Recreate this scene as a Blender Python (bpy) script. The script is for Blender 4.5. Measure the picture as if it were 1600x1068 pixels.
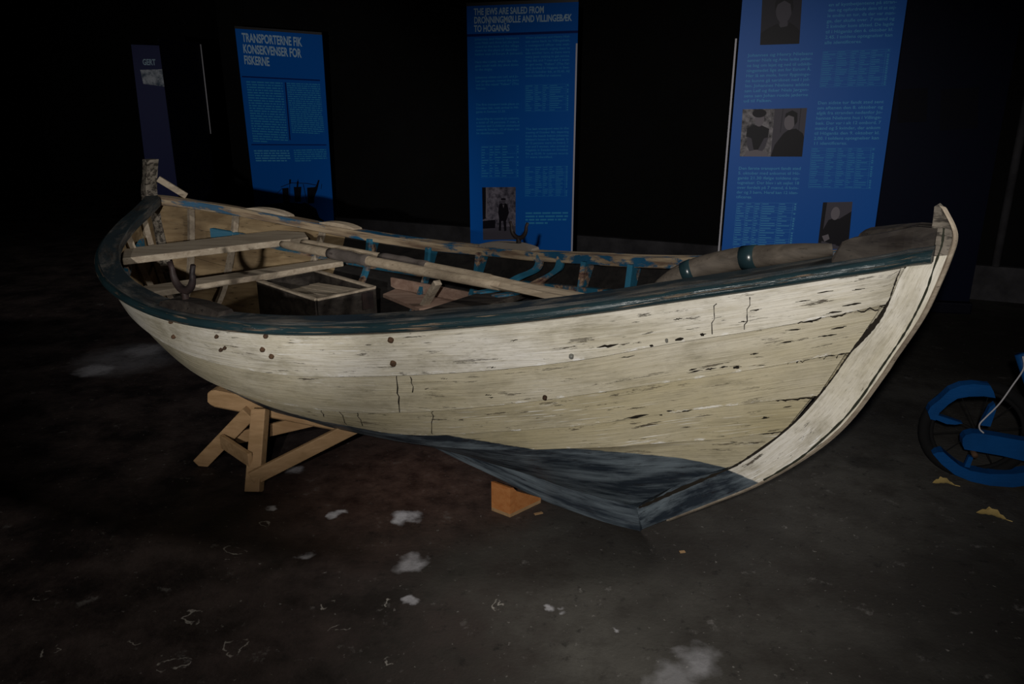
import bpy, bmesh, math, random
import numpy as np
from mathutils import Vector, Matrix

for o in list(bpy.data.objects): bpy.data.objects.remove(o)
scene = bpy.context.scene
C = scene.collection
random.seed(7)
rng = np.random.default_rng(7)

# ---------------------------------------------------------------- camera
FPX, CX, CY, CAMH, PITCH = 1235.0, 800.0, 534.0, 1.6, 18.0
cam = bpy.data.objects.new('camera', bpy.data.cameras.new('camera'))
C.objects.link(cam)
cam.data.sensor_width = 36.0
cam.data.lens = FPX / 1600.0 * 36.0
cam.data.clip_end = 100
cam.location = (0, 0, CAMH)
cam.rotation_euler = (math.radians(90 - PITCH), 0, 0)
scene.camera = cam

# ---------------------------------------------------------------- world, lights, exposure
world = bpy.data.worlds.new('world'); scene.world = world
world.use_nodes = True
bgn = world.node_tree.nodes['Background']
bgn.inputs[0].default_value = (0.5, 0.6, 0.8, 1); bgn.inputs[1].default_value = 0.0005
vs = scene.view_settings
vs.view_transform = 'Standard'; vs.look = 'None'; vs.gamma = 1.0; vs.use_curve_mapping = False
vs.exposure = 0.0

def spot(name, loc, target, energy, angle, blend, radius, color):
    d = bpy.data.lights.new(name, 'SPOT'); o = bpy.data.objects.new(name, d); C.objects.link(o)
    d.energy = energy; d.spot_size = math.radians(angle); d.spot_blend = blend
    d.shadow_soft_size = radius; d.color = color
    o.location = loc
    o.rotation_euler = (Vector(target) - Vector(loc)).to_track_quat('-Z', 'Y').to_euler()
    return o
# a lamp beside the camera, a second hand lamp held low on the left, and daylight from a high window on the right
spot('work_lamp', (-0.2, -0.4, 1.85), (0.62, 3.0, 0.60), 300, 60, 0.8, 0.03, (1.0, 0.955, 0.895))
spot('hand_lamp', (-0.62, -0.55, 1.50), (-1.6, 3.6, 1.00), 400, 37, 0.75, 0.03, (1.0, 0.955, 0.895))
spot('window_light', (4.6, 1.5, 4.4), (-0.9, 3.3, 0.7), 520, 46, 0.6, 0.25, (1.0, 0.95, 0.88))

# ---------------------------------------------------------------- picture <-> place helpers
tp = math.radians(PITCH)
FW = np.array([0, math.cos(tp), -math.sin(tp)]); UP = np.array([0, math.sin(tp), math.cos(tp)])
EYE = np.array([0, 0, CAMH])
def ray(px, py): return FW + np.array([1.0, 0, 0]) * (px - CX) / FPX + UP * (CY - py) / FPX
def at_z(px, py, z):
    r = ray(px, py); return EYE + r * ((z - CAMH) / r[2])
def on_plane(px, py, p0, n):
    r = ray(px, py); return EYE + r * (((np.asarray(p0) - EYE) @ n) / (r @ n))
def proj(P):
    d = np.asarray(P, float) - EYE; zc = d @ FW
    return CX + FPX * d[..., 0] / zc, CY - FPX * (d @ UP) / zc

# ---------------------------------------------------------------- materials
class NT:
    def __init__(s, name):
        s.m = bpy.data.materials.new(name); s.m.use_nodes = True; s.t = s.m.node_tree
        s.b = s.t.nodes['Principled BSDF']; s.b.inputs['Roughness'].default_value = 0.6; s.b.inputs['Specular IOR Level'].default_value = 0.2
        s.tc = s.n('ShaderNodeTexCoord')
    def n(s, typ, **kw):
        x = s.t.nodes.new(typ)
        for k, v in kw.items(): setattr(x, k, v)
        return x
    def put(s, inp, v):
        if hasattr(v, 'is_linked') or hasattr(v, 'links'): s.t.links.new(v, inp)
        else: inp.default_value = v if not isinstance(v, tuple) or len(v) != 3 or inp.type != 'RGBA' else (*v, 1)
    def mapping(s, src, scale=(1, 1, 1), rot=(0, 0, 0), loc=(0, 0, 0)):
        x = s.n('ShaderNodeMapping'); s.put(x.inputs[0], src)
        x.inputs['Scale'].default_value = scale; x.inputs['Rotation'].default_value = rot; x.inputs['Location'].default_value = loc
        return x.outputs[0]
    def noise(s, vec, scale=5, detail=4, rough=0.55, dist=0):
        x = s.n('ShaderNodeTexNoise'); s.put(x.inputs['Vector'], vec)
        x.inputs['Scale'].default_value = scale; x.inputs['Detail'].default_value = detail
        x.inputs['Roughness'].default_value = rough; x.inputs['Distortion'].default_value = dist
        return x.outputs['Fac']
    def ramp(s, fac, a, b, lo=0.0, hi=1.0):
        x = s.n('ShaderNodeMapRange', clamp=True); s.put(x.inputs[0], fac)
        x.inputs[1].default_value = a; x.inputs[2].default_value = b; x.inputs[3].default_value = lo; x.inputs[4].default_value = hi
        return x.outputs[0]
    def mix(s, fac, a, b):
        x = s.n('ShaderNodeMix', data_type='RGBA'); s.put(x.inputs[0], fac); s.put(x.inputs[6], a); s.put(x.inputs[7], b)
        return x.outputs[2]
    def math(s, op, a, b=0.0, c=0.0):
        x = s.n('ShaderNodeMath', operation=op); s.put(x.inputs[0], a); s.put(x.inputs[1], b); s.put(x.inputs[2], c)
        return x.outputs[0]
    def bump(s, h, strength=0.3, dist=0.004):
        x = s.n('ShaderNodeBump'); s.put(x.inputs['Height'], h)
        x.inputs['Strength'].default_value = strength; x.inputs['Distance'].default_value = dist
        s.t.links.new(x.outputs[0], s.b.inputs['Normal'])
    def base(s, c): s.put(s.b.inputs['Base Color'], c)
    def rough(s, r): s.put(s.b.inputs['Roughness'], r)

BOAT_ROT = math.radians(37)
def plain(name, col, rough=0.6, metal=0.0):
    k = NT(name); k.base(col); k.rough(rough); k.b.inputs['Metallic'].default_value = metal
    return k.m
def wood(name, c1, c2, dark, rz=0.0, g=14.0, rough=0.75, amount=0.62):
    k = NT(name)
    v = k.mapping(k.tc.outputs['Object'], (1.6, g, g), (0, 0, rz))
    a = k.noise(v, 2.2, 6, 0.6, 0.6); b = k.noise(v, 9, 3, 0.6)
    blot = k.noise(k.tc.outputs['Object'], 3.1, 4)
    col = k.mix(k.ramp(a, .35, .66), c1, c2)
    col = k.mix(k.ramp(b, amount, amount + .1, 0, .8), col, dark)
    col = k.mix(k.ramp(blot, .5, .75, 0, .55), col, dark)
    k.base(col); k.rough(rough); k.bump(a, .5, .004)
    return k.m
def peel(name, paint, under, dark, rz, lo, hi, rough=0.5, g=5.0, uv=False):
    k = NT(name)
    src = k.tc.outputs['UV'] if uv else k.tc.outputs['Object']
    v = k.mapping(src, (1.0, g * .5, g * .5), (0, 0, 0 if uv else rz))
    v2 = k.mapping(src, (1.2, 22, 22), (0, 0, 0 if uv else rz))
    gr = k.noise(v2, 2.5, 5, .6)
    und = k.mix(k.ramp(gr, .42, .62), under, dark)
    p = k.noise(v, 4.2, 8, .66, .3)
    pt = k.noise(k.tc.outputs['Object'], 6.0, 5)
    pc = k.mix(k.ramp(pt, .4, .7, 0, .5), paint, tuple(x * .45 for x in paint))
    f = k.ramp(p, lo, hi)
    k.base(k.mix(f, pc, und)); k.rough(k.ramp(f, 0, 1, rough, .8))
    k.bump(k.math('ADD', k.math('MULTIPLY', f, -.6), k.math('MULTIPLY', gr, .6)), .55, .005)
    return k.m

M = {}
def hull_material():
    k = NT('hull_paint')
    uv = k.n('ShaderNodeUVMap').outputs[0]
    at = k.n('ShaderNodeAttribute', attribute_name='waterline').outputs['Fac']
    g1 = k.noise(k.mapping(uv, (1.3, 26, 1)), 3.0, 6, .62, .25)      # wood grain telegraphing through the paint
    g2 = k.noise(k.mapping(uv, (2.2, 60, 1)), 3.0, 3, .6)
    big = k.noise(k.mapping(uv, (1.0, 2.2, 1)), 1.7, 5, .6)
    blot = k.noise(uv, 7.0, 6, .65)
    cream = k.mix(k.ramp(big, .36, .64), (.70, .675, .62), (.58, .54, .435))
    tone = k.n('ShaderNodeAttribute', attribute_name='tone').outputs['Fac']
    cream = k.mix(k.math('MULTIPLY', tone, k.ramp(big, .2, .7, .7, 1.0)), cream, (.40, .345, .205))
    cream = k.mix(k.ramp(blot, .50, .74, 0, .55), cream, (.30, .27, .19))
    cream = k.mix(k.ramp(g1, .50, .70, 0, .50), cream, (.34, .30, .20))
    grime = k.noise(k.mapping(uv, (1.6, 5.0, 1), loc=(4, 1, 0)), 2.3, 8, .70, .4)
    cream = k.mix(k.ramp(grime, .50, .70, 0, .62), cream, (.205, .18, .115))
    fine = k.noise(k.mapping(uv, (9, 70, 1)), 3.0, 4, .65)
    cream = k.mix(k.ramp(fine, .56, .68, 0, .45), cream, (.17, .15, .105))
    flake = k.noise(k.mapping(uv, (2.6, 17, 1), loc=(3.1, .7, 0)), 2.6, 8, .72)
    patch = k.noise(k.mapping(uv, (.8, 1.6, 1), loc=(9, 2, 0)), 1.6, 2)
    chip = k.math('MULTIPLY', k.ramp(flake, .60, .63), k.ramp(patch, .46, .60))
    white = k.math('MULTIPLY', k.ramp(g2, .60, .66), k.ramp(patch, .55, .68))
    cream = k.mix(k.math('MULTIPLY', white, .8), cream, (.92, .92, .92))
    lip = k.n('ShaderNodeAttribute', attribute_name='lip').outputs['Fac']
    lipn = k.math('MULTIPLY', k.ramp(lip, .93, .975), k.ramp(k.noise(k.mapping(uv, (5, 9, 1)), 3, 6, .7), .54, .62))
    cream = k.mix(k.math('MULTIPLY', lipn, .8), cream, (.80, .79, .77))
    seam = k.math('MULTIPLY', k.ramp(lip, .115, .24, 1, 0), k.ramp(k.noise(k.mapping(uv, (3, 4, 1)), 3, 4, .7), .30, .55, .6, 1))  # dark band paints the thin shade under each lap
    cream = k.mix(k.math('MULTIPLY', seam, .85), cream, (.10, .085, .055))
    cream = k.mix(k.math('MULTIPLY', chip, .9), cream, (.065, .048, .034))
    # bottom paint
    bl = k.noise(k.mapping(uv, (.9, 5, 1)), 3.2, 7, .65)
    blue = k.mix(k.ramp(bl, .42, .62), (.014, .021, .031), (.125, .155, .18))
    scuff = k.noise(k.mapping(uv, (2, 9, 1)), 5, 8, .7)
    blue = k.mix(k.ramp(scuff, .56, .66, 0, .85), blue, (.010, .010, .014))
    edge = k.math('ADD', at, k.math('MULTIPLY', k.math('SUBTRACT', k.noise(uv, 22, 5), .5), .012))
    f = k.ramp(edge, -.002, .002)
    k.base(k.mix(f, blue, cream))
    k.rough(k.ramp(blot, .3, .7, .38, .62))
    h = k.math('SUBTRACT', k.math('ADD', k.math('MULTIPLY', g1, .7), k.math('MULTIPLY', g2, .35)), k.math('MULTIPLY', chip, .8))
    k.bump(h, .75, .0045)
    return k.m
M['hull'] = hull_material()
M['inner'] = wood('inner_planking', (.17, .115, .06), (.30, .22, .125), (.03, .018, .011), BOAT_ROT, 9, .8)
M['inner_dark'] = wood('shaded_planking', (.006, .0055, .006), (.016, .014, .013), (.003, .003, .003), BOAT_ROT, 9, .85)  # dark planking, with the shade inside the hull put into its colour
M['rail_near'] = peel('near_gunwale_paint', (.020, .029, .035), (.092, .087, .079), (.016, .014, .013), BOAT_ROT, .46, .60, .42, 14, True)
M['rail_far'] = peel('far_gunwale_paint', (.014, .085, .17), (.33, .26, .175), (.12, .08, .055), BOAT_ROT, .43, .49, .5, 10, True)
M['rub'] = peel('rubbing_strake_paint', (.014, .032, .039), (.17, .125, .085), (.022, .017, .014), BOAT_ROT, .55, .60, .28, 14, True)
M['rib'] = peel('rib_paint', (.018, .105, .175), (.26, .18, .12), (.07, .035, .03), 0, .50, .57, .5)
M['grey_wood'] = wood('weathered_plank', (.27, .22, .165), (.43, .37, .29), (.085, .065, .05), BOAT_ROT - 1.57, 16, .8)
M['old_wood'] = wood('old_wood', (.26, .21, .16), (.42, .36, .28), (.06, .045, .035), BOAT_ROT, 12, .8)
M['post'] = wood('bleached_post', (.10, .088, .072), (.24, .21, .175), (.010, .008, .007), 0.4, 7, .8, .48)
M['dark_wood'] = wood('tarred_wood', (.014, .011, .010), (.045, .038, .032), (.004, .003, .003), BOAT_ROT, 10, .7)
M['oar'] = wood('oar_wood', (.27, .215, .155), (.40, .33, .245), (.09, .07, .05), BOAT_ROT, 18, .7)
M['spar'] = wood('spar_wood', (.06, .05, .041), (.115, .096, .078), (.018, .015, .012), BOAT_ROT, 14, .7)
M['brown'] = wood('brown_board', (.20, .125, .095), (.34, .24, .19), (.06, .038, .03), BOAT_ROT, 9, .75)
M['leather'] = wood('cracked_leather', (.06, .05, .045), (.13, .11, .10), (.02, .016, .014), 0, 5, .8)
M['iron'] = wood('rusty_iron', (.010, .008, .009), (.035, .022, .02), (.005, .004, .004), 0, 4, .55)
M['rust'] = wood('nail_rust', (.045, .026, .016), (.10, .055, .03), (.014, .009, .007), 0, 2, .8)
M['pine'] = wood('new_pine', (.24, .15, .075), (.32, .205, .11), (.14, .075, .034), .5, 16, .6, .68)
M['chock'] = wood('orange_timber', (.31, .115, .035), (.39, .17, .06), (.15, .045, .012), .9, 14, .6, .68)
M['blue_iron'] = peel('bicycle_paint', (.003, .045, .16), (.12, .06, .04), (.05, .02, .015), 0, .66, .70, .35)
M['rubber'] = plain('tyre_rubber', (.004, .004, .0045), .9)
M['cable'] = plain('grey_cable', (.35, .34, .36), .5)
M['crack'] = plain('open_crack', (.014, .011, .008), .9)
for q_ in ('hull', 'rub'): M[q_].node_tree.nodes['Principled BSDF'].inputs['Specular IOR Level'].default_value = .45
M['moss'] = plain('mossy_groove', (.022, .024, .016), .9)
M['banner'] = plain('blue_banner_film', (.001, .110, .50), .45)
M['banner_dark'] = plain('shaded_banner_film', (.001, .003, .016), .5)  # blue film with the shade over this banner put into the colour
M['banner_gert'] = plain('dimmed_banner_film', (.001, .008, .11), .5)  # blue film darkened in colour for the light that misses this banner
M['rule'] = plain('navy_print', (.002, .016, .13), .5)
M['title'] = plain('pale_title_print', (.38, .56, .74), .5)
M['text'] = plain('pale_blue_print', (.035, .29, .62), .5)
M['text2'] = plain('pale_blue_print_strong', (.07, .36, .68), .5)
M['ink'] = plain('black_print', (.0015, .002, .008), .6)
M['ph0'] = plain('photo_black', (.006, .005, .010), .5)
M['ph1'] = plain('photo_dark_grey', (.022, .020, .032), .5)
M['ph2'] = plain('photo_mid_grey', (.075, .068, .09), .5)
M['ph3'] = plain('photo_light_grey', (.19, .17, .195), .5)
M['edge'] = plain('white_film_edge', (.55, .54, .60), .5)
M['alu'] = plain('brushed_aluminium', (.30, .30, .32), .35, 1.0)
M['leafm'] = wood('dry_leaf', (.34, .24, .08), (.50, .38, .16), (.16, .09, .03), 0, 3, .8)
def photo_noise(name, lo, hi, sc):
    k = NT(name); k.base(k.mix(k.ramp(k.noise(k.tc.outputs['Object'], sc, 6, .7), .36, .62), lo, hi)); k.rough(.5); return k.m
M['ph_wall'] = photo_noise('photo_plank_wall', (.03, .028, .045), (.22, .20, .25), 22)
M['ph_tree'] = photo_noise('photo_foliage', (.01, .01, .015), (.30, .28, .30), 26)
M['ph_reeds'] = photo_noise('photo_harbour', (.05, .09, .16), (.65, .70, .80), 14)

def floor_material():
    k = NT('stained_concrete')
    P = k.tc.outputs['Object']
    n1 = k.noise(P, .75, 6, .6); n2 = k.noise(P, 3.3, 8, .68); n3 = k.noise(P, 60, 3, .6); n4 = k.noise(P, 9, 6, .7)
    col = k.mix(k.ramp(n1, .38, .62), (.022, .020, .018), (.066, .063, .057))
    col = k.mix(k.ramp(n2, .46, .64, 0, .75), col, (.020, .017, .015))
    sx = k.n('ShaderNodeSeparateXYZ'); k.put(sx.inputs[0], P)
    # oily left side, with missing light painted in as darkness; reddish under the boat
    wob = k.math('MULTIPLY', k.math('SUBTRACT', n1, .5), 1.6)
    left = k.ramp(k.math('ADD', sx.outputs[0], wob), -.75, .35, 1, 0)
    oil_shade = k.mix(k.ramp(n2, .40, .62), (.009, .006, .006), (.040, .029, .027))
    col = k.mix(left, col, oil_shade)
    q = at_z(640, 745, 0)
    vd = k.n('ShaderNodeVectorMath', operation='DISTANCE'); k.put(vd.inputs[0], P); vd.inputs[1].default_value = tuple(q)
    red = k.ramp(k.math('ADD', vd.outputs['Value'], k.math('MULTIPLY', n1, .5)), .35, .95, .9, 0)
    col = k.mix(red, col, k.mix(k.ramp(n4, .35, .65), (.035, .017, .013), (.125, .075, .060)))
    col = k.mix(k.ramp(n4, .62, .72, 0, .6), col, (.15, .142, .138))
    col = k.mix(k.ramp(k.noise(P, 38, 3, .7), .66, .72, 0, .5), col, (.22, .21, .20))
    col = k.mix(k.ramp(k.noise(P, 16, 6, .75), .58, .68, 0, .7), col, (.010, .009, .009))
    # dabs of spilt white paint, dried rings, a pool of light painted far left
    wn = k.n('ShaderNodeTexNoise'); k.put(wn.inputs['Vector'], P); wn.inputs['Scale'].default_value = 13; wn.inputs['Detail'].default_value = 6
    wv = k.n('ShaderNodeVectorMath', operation='MULTIPLY_ADD'); k.put(wv.inputs[0], wn.outputs['Color'])
    wv.inputs[1].default_value = (.14, .14, 0); wv.inputs[2].default_value = (-.07, -.07, 0)
    wa = k.n('ShaderNodeVectorMath', operation='ADD'); k.put(wa.inputs[0], P); k.put(wa.inputs[1], wv.outputs[0])
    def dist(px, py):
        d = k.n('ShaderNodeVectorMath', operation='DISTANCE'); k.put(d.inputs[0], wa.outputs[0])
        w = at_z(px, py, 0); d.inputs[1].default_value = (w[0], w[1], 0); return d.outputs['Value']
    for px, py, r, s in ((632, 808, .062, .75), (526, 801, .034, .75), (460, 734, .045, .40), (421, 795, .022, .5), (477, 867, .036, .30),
                         (640, 880, .062, .42), (648, 940, .028, .38), (866, 950, .022, .36), (1088, 1030, .075, .22), (1050, 1062, .08, .16), (968, 982, .012, .3), (150, 577, .12, .34), (200, 560, .34, .17), (228, 546, .14, .25)):  # last entries paint in the lit floor patch behind the stern
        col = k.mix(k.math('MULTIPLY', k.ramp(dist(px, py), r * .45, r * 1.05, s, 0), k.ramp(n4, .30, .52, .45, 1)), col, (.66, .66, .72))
    for px, py, r in ((412, 818, .022), (539, 976, .022), (306, 962, .03), (612, 1030, .022), (508, 944, .016), (215, 1002, .028), (372, 1010, .03), (80, 1015, .03), (780, 945, .016), (365, 858, .03), (70, 928, .03), (610, 942, .022), (270, 1040, .03)):
        d = k.math('ABSOLUTE', k.math('SUBTRACT', dist(px, py), r))
        f = k.math('MULTIPLY', k.ramp(d, .001, .004, .35, 0), k.ramp(k.noise(P, 20, 2), .46, .54))
        col = k.mix(f, col, (.55, .52, .48))
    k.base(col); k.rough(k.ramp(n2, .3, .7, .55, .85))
    k.bump(k.math('ADD', n3, k.math('MULTIPLY', n4, 1.2)), .35, .006)
    return k.m
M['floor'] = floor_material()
def concrete(name, a, b):
    k = NT(name); n = k.noise(k.tc.outputs['Object'], 2.4, 8, .65)
    k.base(k.mix(k.ramp(n, .35, .65), a, b)); k.rough(.85); k.bump(n, .4, .01); return k.m
M['plinth'] = concrete('plinth_concrete', (.03, .029, .033), (.085, .082, .09))
M['wall'] = concrete('soot_black_boarding', (.0010, .0010, .0011), (.0024, .0024, .0026))

# ---------------------------------------------------------------- object helpers
ORG = {}
def put(o, parent=None):
    C.objects.link(o)
    if parent is not None: o.parent = parent
    return o
def tag(o, label=None, cat=None, group=None, kind=None):
    for k, v in (('label', label), ('category', cat), ('group', group), ('kind', kind)):
        if v: o[k] = v
    return o
def thing(name, loc, label, cat, group=None):
    o = bpy.data.objects.new(name, None); o.empty_display_size = .1; put(o); o.location = tuple(loc)
    ORG[o.name] = np.array(loc, float); return tag(o, label, cat, group)
def build(name, verts, faces, mat, parent=None, origin=None, smooth=False, mats=None, fmat=None, label=None, bevel=0.0):
    V = np.asarray(verts, float)
    if parent is not None: og = ORG[parent.name]
    else: og = np.asarray(origin, float) if origin is not None else np.array([*(V[:, :2].min(0) + V[:, :2].max(0)) / 2, V[:, 2].min()])
    me = bpy.data.meshes.new(name); me.from_pydata((V - og).tolist(), [], [list(map(int, f)) for f in faces]); me.update()
    for m in (mats or [mat]): me.materials.append(M[m])
    if fmat is not None: me.polygons.foreach_set('material_index', fmat)
    if smooth: me.polygons.foreach_set('use_smooth', [True] * len(me.polygons))
    bm = bmesh.new(); bm.from_mesh(me); bmesh.ops.recalc_face_normals(bm, faces=bm.faces)
    if bevel: bmesh.ops.bevel(bm, geom=list(bm.edges), offset=bevel, segments=2, affect='EDGES', profile=.6, clamp_overlap=True)
    bm.to_mesh(me); bm.free()
    o = bpy.data.objects.new(name, me)
    if parent is None: o.location = tuple(og)
    put(o, parent); ORG[o.name] = og
    if label: o['label'] = label
    return o
def unit(v): v = np.asarray(v, float); return v / np.linalg.norm(v)
def board_geo(p0, p1, w, t, up=(0, 0, 1)):
    p0 = np.asarray(p0, float); p1 = np.asarray(p1, float); d = unit(p1 - p0)
    a = np.asarray(up, float); a = unit(a - (a @ d) * d); b = np.cross(d, a)
    V = [p + a * sa * w / 2 + b * sb * t / 2 for p in (p0, p1) for sa, sb in ((-1, -1), (1, -1), (1, 1), (-1, 1))]
    return V, [(0, 1, 2, 3), (7, 6, 5, 4), (0, 4, 5, 1), (1, 5, 6, 2), (2, 6, 7, 3), (3, 7, 4, 0)]
def board(name, p0, p1, w, t, mat, parent, up=(0, 0, 1), bevel=.004, label=None):
    V, F = board_geo(p0, p1, w, t, up); return build(name, V, F, mat, parent, bevel=bevel, label=label)
def tube_geo(path, rad, n=12, squash=None, cap=True):
    path = np.asarray(path, float); rad = np.broadcast_to(np.asarray(rad, float), (len(path),))
    V, F = [], []; T = np.gradient(path, axis=0); ref = np.array([0, 0, 1.0])
    if abs(unit(T[0])[2]) > .9: ref = np.array([1.0, 0, 0])
    for i, p in enumerate(path):
        t = unit(T[i]); a = unit(ref - (ref @ t) * t); b = np.cross(t, a); ref = a
        sq = 1.0 if squash is None else squash[i]
        for j in range(n):
            th = 2 * math.pi * j / n; V.append(p + rad[i] * math.cos(th) * a + rad[i] * sq * math.sin(th) * b)
    for i in range(len(path) - 1):
        for j in range(n):
            F.append((i * n + j, i * n + (j + 1) % n, (i + 1) * n + (j + 1) % n, (i + 1) * n + j))
    if cap: F += [tuple(range(n))[::-1], tuple((len(path) - 1) * n + j for j in range(n))]
    return V, F
def tube(name, path, rad, mat, parent=None, n=12, squash=None, **kw):
    V, F = tube_geo(path, rad, n, squash); return build(name, V, F, mat, parent, smooth=True, **kw)
def join(*geos):
    V, F = [], []
    for v, f in geos:
        k = len(V); V += list(v); F += [tuple(i + k for i in q) for q in f]
    return V, F
def spline(pts, m=8):
    P = np.asarray(pts, float); P = np.vstack([2 * P[0] - P[1], P, 2 * P[-1] - P[-2]]); out = []
    for i in range(1, len(P) - 2):
        for t in np.linspace(0, 1, m, endpoint=False):
            a, b, c_, d = P[i - 1:i + 3]
            out.append(.5 * (2 * b + (c_ - a) * t + (2 * a - 5 * b + 4 * c_ - d) * t * t + (3 * b - a - 3 * c_ + d) * t ** 3))
    out.append(P[-2]); return np.array(out)
def sweep(sections, closed=True):
    """sections: array (N, K, 3) -> solid with end caps"""
    S = np.asarray(sections, float); N, K = S.shape[:2]; F = []
    for i in range(N - 1):
        for j in range(K if closed else K - 1):
            F.append((i * K + j, i * K + (j + 1) % K, (i + 1) * K + (j + 1) % K, (i + 1) * K + j))
    if closed: F += [tuple(range(K))[::-1], tuple((N - 1) * K + j for j in range(K))]
    return S.reshape(-1, 3), F
def prism(poly, depth):
    """poly: list of 3D points in a plane, depth vector"""
    P = np.asarray(poly, float); n = len(P); V = np.vstack([P, P + np.asarray(depth)])
    return V, [tuple(range(n)), tuple(range(2 * n - 1, n - 1, -1))] + [(i, (i + 1) % n, n + (i + 1) % n, n + i) for i in range(n)]

# ---------------------------------------------------------------- the room
def slab(name, c0, c1, mat):
    (x0, y0, z0), (x1, y1, z1) = c0, c1
    V = [(x, y, z) for z in (z0, z1) for x, y in ((x0, y0), (x1, y0), (x1, y1), (x0, y1))]
    F = [(0, 3, 2, 1), (4, 5, 6, 7), (0, 1, 5, 4), (1, 2, 6, 5), (2, 3, 7, 6), (3, 0, 4, 7)]
    return tag(build(name, V, F, mat, origin=(0, 0, 0)), kind='structure')
def wall(name, a, b, z0, z1, t, mat):
    a = np.array([*a, 0.0]); b = np.array([*b, 0.0]); d = unit(b - a); n = np.array([-d[1], d[0], 0]) * t
    V = [p + np.array([0, 0, z]) for z in (z0, z1) for p in (a, b, b + n, a + n)]
    F = [(0, 3, 2, 1), (4, 5, 6, 7), (0, 1, 5, 4), (1, 2, 6, 5), (2, 3, 7, 6), (3, 0, 4, 7)]
    return tag(build(name, V, F, mat, origin=(0, 0, 0)), kind='structure')
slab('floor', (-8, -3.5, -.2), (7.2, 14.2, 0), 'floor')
slab('ceiling', (-8, -3.5, 5.0), (7.2, 14.2, 5.15), 'wall')
WA, WB = np.array([-3.1, 8.95]), np.array([7.2, 4.55])
wd = unit(WB - WA); wn = np.array([-wd[1], wd[0]])
wall('wall_back', WA, WB, 0.0, 5.0, .2, 'wall')
wall('trim_1', WA - wn * .06, WB - wn * .06, 0.0, .27, .06, 'plinth')       # low concrete plinth along the wall
wall('wall_left', (-8, -3.5), (-8, 14.2), 0, 5, .2, 'wall')
wall('wall_recess', (-8, 14.0), (-3.1, 14.0), 0, 5, .2, 'wall')
wall('wall_return', (-3.1, 14.0), (-3.1, 9.0), 0, 5, .2, 'wall')
pp = WA + (WB - WA) * .72
wpost = on_plane(1552, 400, (*(WA - wn * .05), 0), np.array([*wn, 0]))
tag(tube('wall_pipe', [(wpost[0], wpost[1] - .05, z) for z in (.28, 1.2, 2.4, 3.6, 5.0)], .03, 'plinth'), 'grey vertical pipe on the dark wall right of the bow', 'pipe')

# ---------------------------------------------------------------- the boat: shape tables in its own axes (s forward, b to the far side, z up)
al = math.radians(37)
Hh = np.array([math.cos(al), -math.sin(al), 0]); Nn = np.array([math.sin(al), math.cos(al), 0]); Kk = np.array([0, 0, 1.0])
F0 = at_z(1003, 824, .02)      # the forefoot of the keel rests on the floor
KS = 1.0327                    # metres per table unit
def W(s, b, z):
    s, b, z = np.broadcast_arrays(np.asarray(s, float), np.asarray(b, float), np.asarray(z, float))
    return F0 + KS * (s[..., None] * Hh + b[..., None] * Nn + z[..., None] * Kk)
def bz(px, py, zrel):
    P = (at_z(px, py, zrel * KS + F0[2]) - F0) / KS; return float(P @ Hh), float(P @ Nn)
SB = np.array([[-3.07,.03,.957],[-3.0,.095,.945],[-2.9,.21,.915],[-2.8,.335,.883],[-2.7,.445,.851],[-2.6,.532,.826],[-2.5,.598,.805],[-2.4,.65,.787],[-2.3,.692,.773],[-2.2,.726,.762],[-2.1,.752,.754],[-2.0,.773,.748],[-1.8,.803,.742],[-1.6,.818,.743],[-1.4,.82,.753],[-1.2,.803,.766],[-1.0,.764,.782],[-.8,.714,.806],[-.6,.65,.835],[-.4,.57,.866],[-.2,.484,.901],[0,.39,.941],[.2,.292,.987],[.4,.197,1.033],[.6,.12,1.084],[.7,.085,1.11],[.755,.04,1.125]])
def smooth(x, X, Y):
    x = np.asarray(x, float); m = np.gradient(Y, X); i = np.clip(np.searchsorted(X, x) - 1, 0, len(X) - 2)
    h = X[i + 1] - X[i]; t = np.clip((x - X[i]) / h, 0, 1)
    return (2*t**3-3*t**2+1)*Y[i]+(t**3-2*t**2+t)*h*m[i]+(-2*t**3+3*t**2)*Y[i+1]+(t**3-t**2)*h*m[i+1]
bs = lambda s: smooth(s, SB[:, 0], SB[:, 1])
zs = lambda s: smooth(s, SB[:, 0], SB[:, 2])
RB = np.array([[-3.07,.955],[-3.055,.80],[-3.02,.55],[-2.95,.38],[-2.85,.29],[-2.6,.245],[-2.0,.19],[-1.5,.155],[-1.04,.125],[-.832,.105],[-.577,.088],[-.315,.075],[-.1,.09],[-.005,.11],[.171,.263],[.338,.372],[.478,.529],[.563,.665],[.634,.816],[.712,.97],[.732,1.06],[.755,1.12]])
zk = lambda s: np.interp(s, RB[:, 0], RB[:, 1])
AN = np.array([-3.07,-2.75,-2.2,-1.6,-1.0,-.4,.2,.755]); AV = np.array([.466,.419,.375,.33,.487,.73,.902,1.053])
def half(s, z):
    t = np.clip((z - zk(s)) / np.maximum(zs(s) - zk(s), 1e-3), 0, 1)
    return .035 + np.maximum(bs(s) - .035, 0) * t ** smooth(s, AN, AV)
PAINT = np.array([[-3.1,.44],[-2.0,.36],[-1.6,.335],[-1.4,.30],[-1.2,.283],[-.88,.293],[-.69,.322],[-.3,.338],[0,.366],[.18,.362],[.30,.352],[.41,.322],[.9,.25]])
zp = lambda s: np.interp(s, PAINT[:, 0], PAINT[:, 1])
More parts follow.
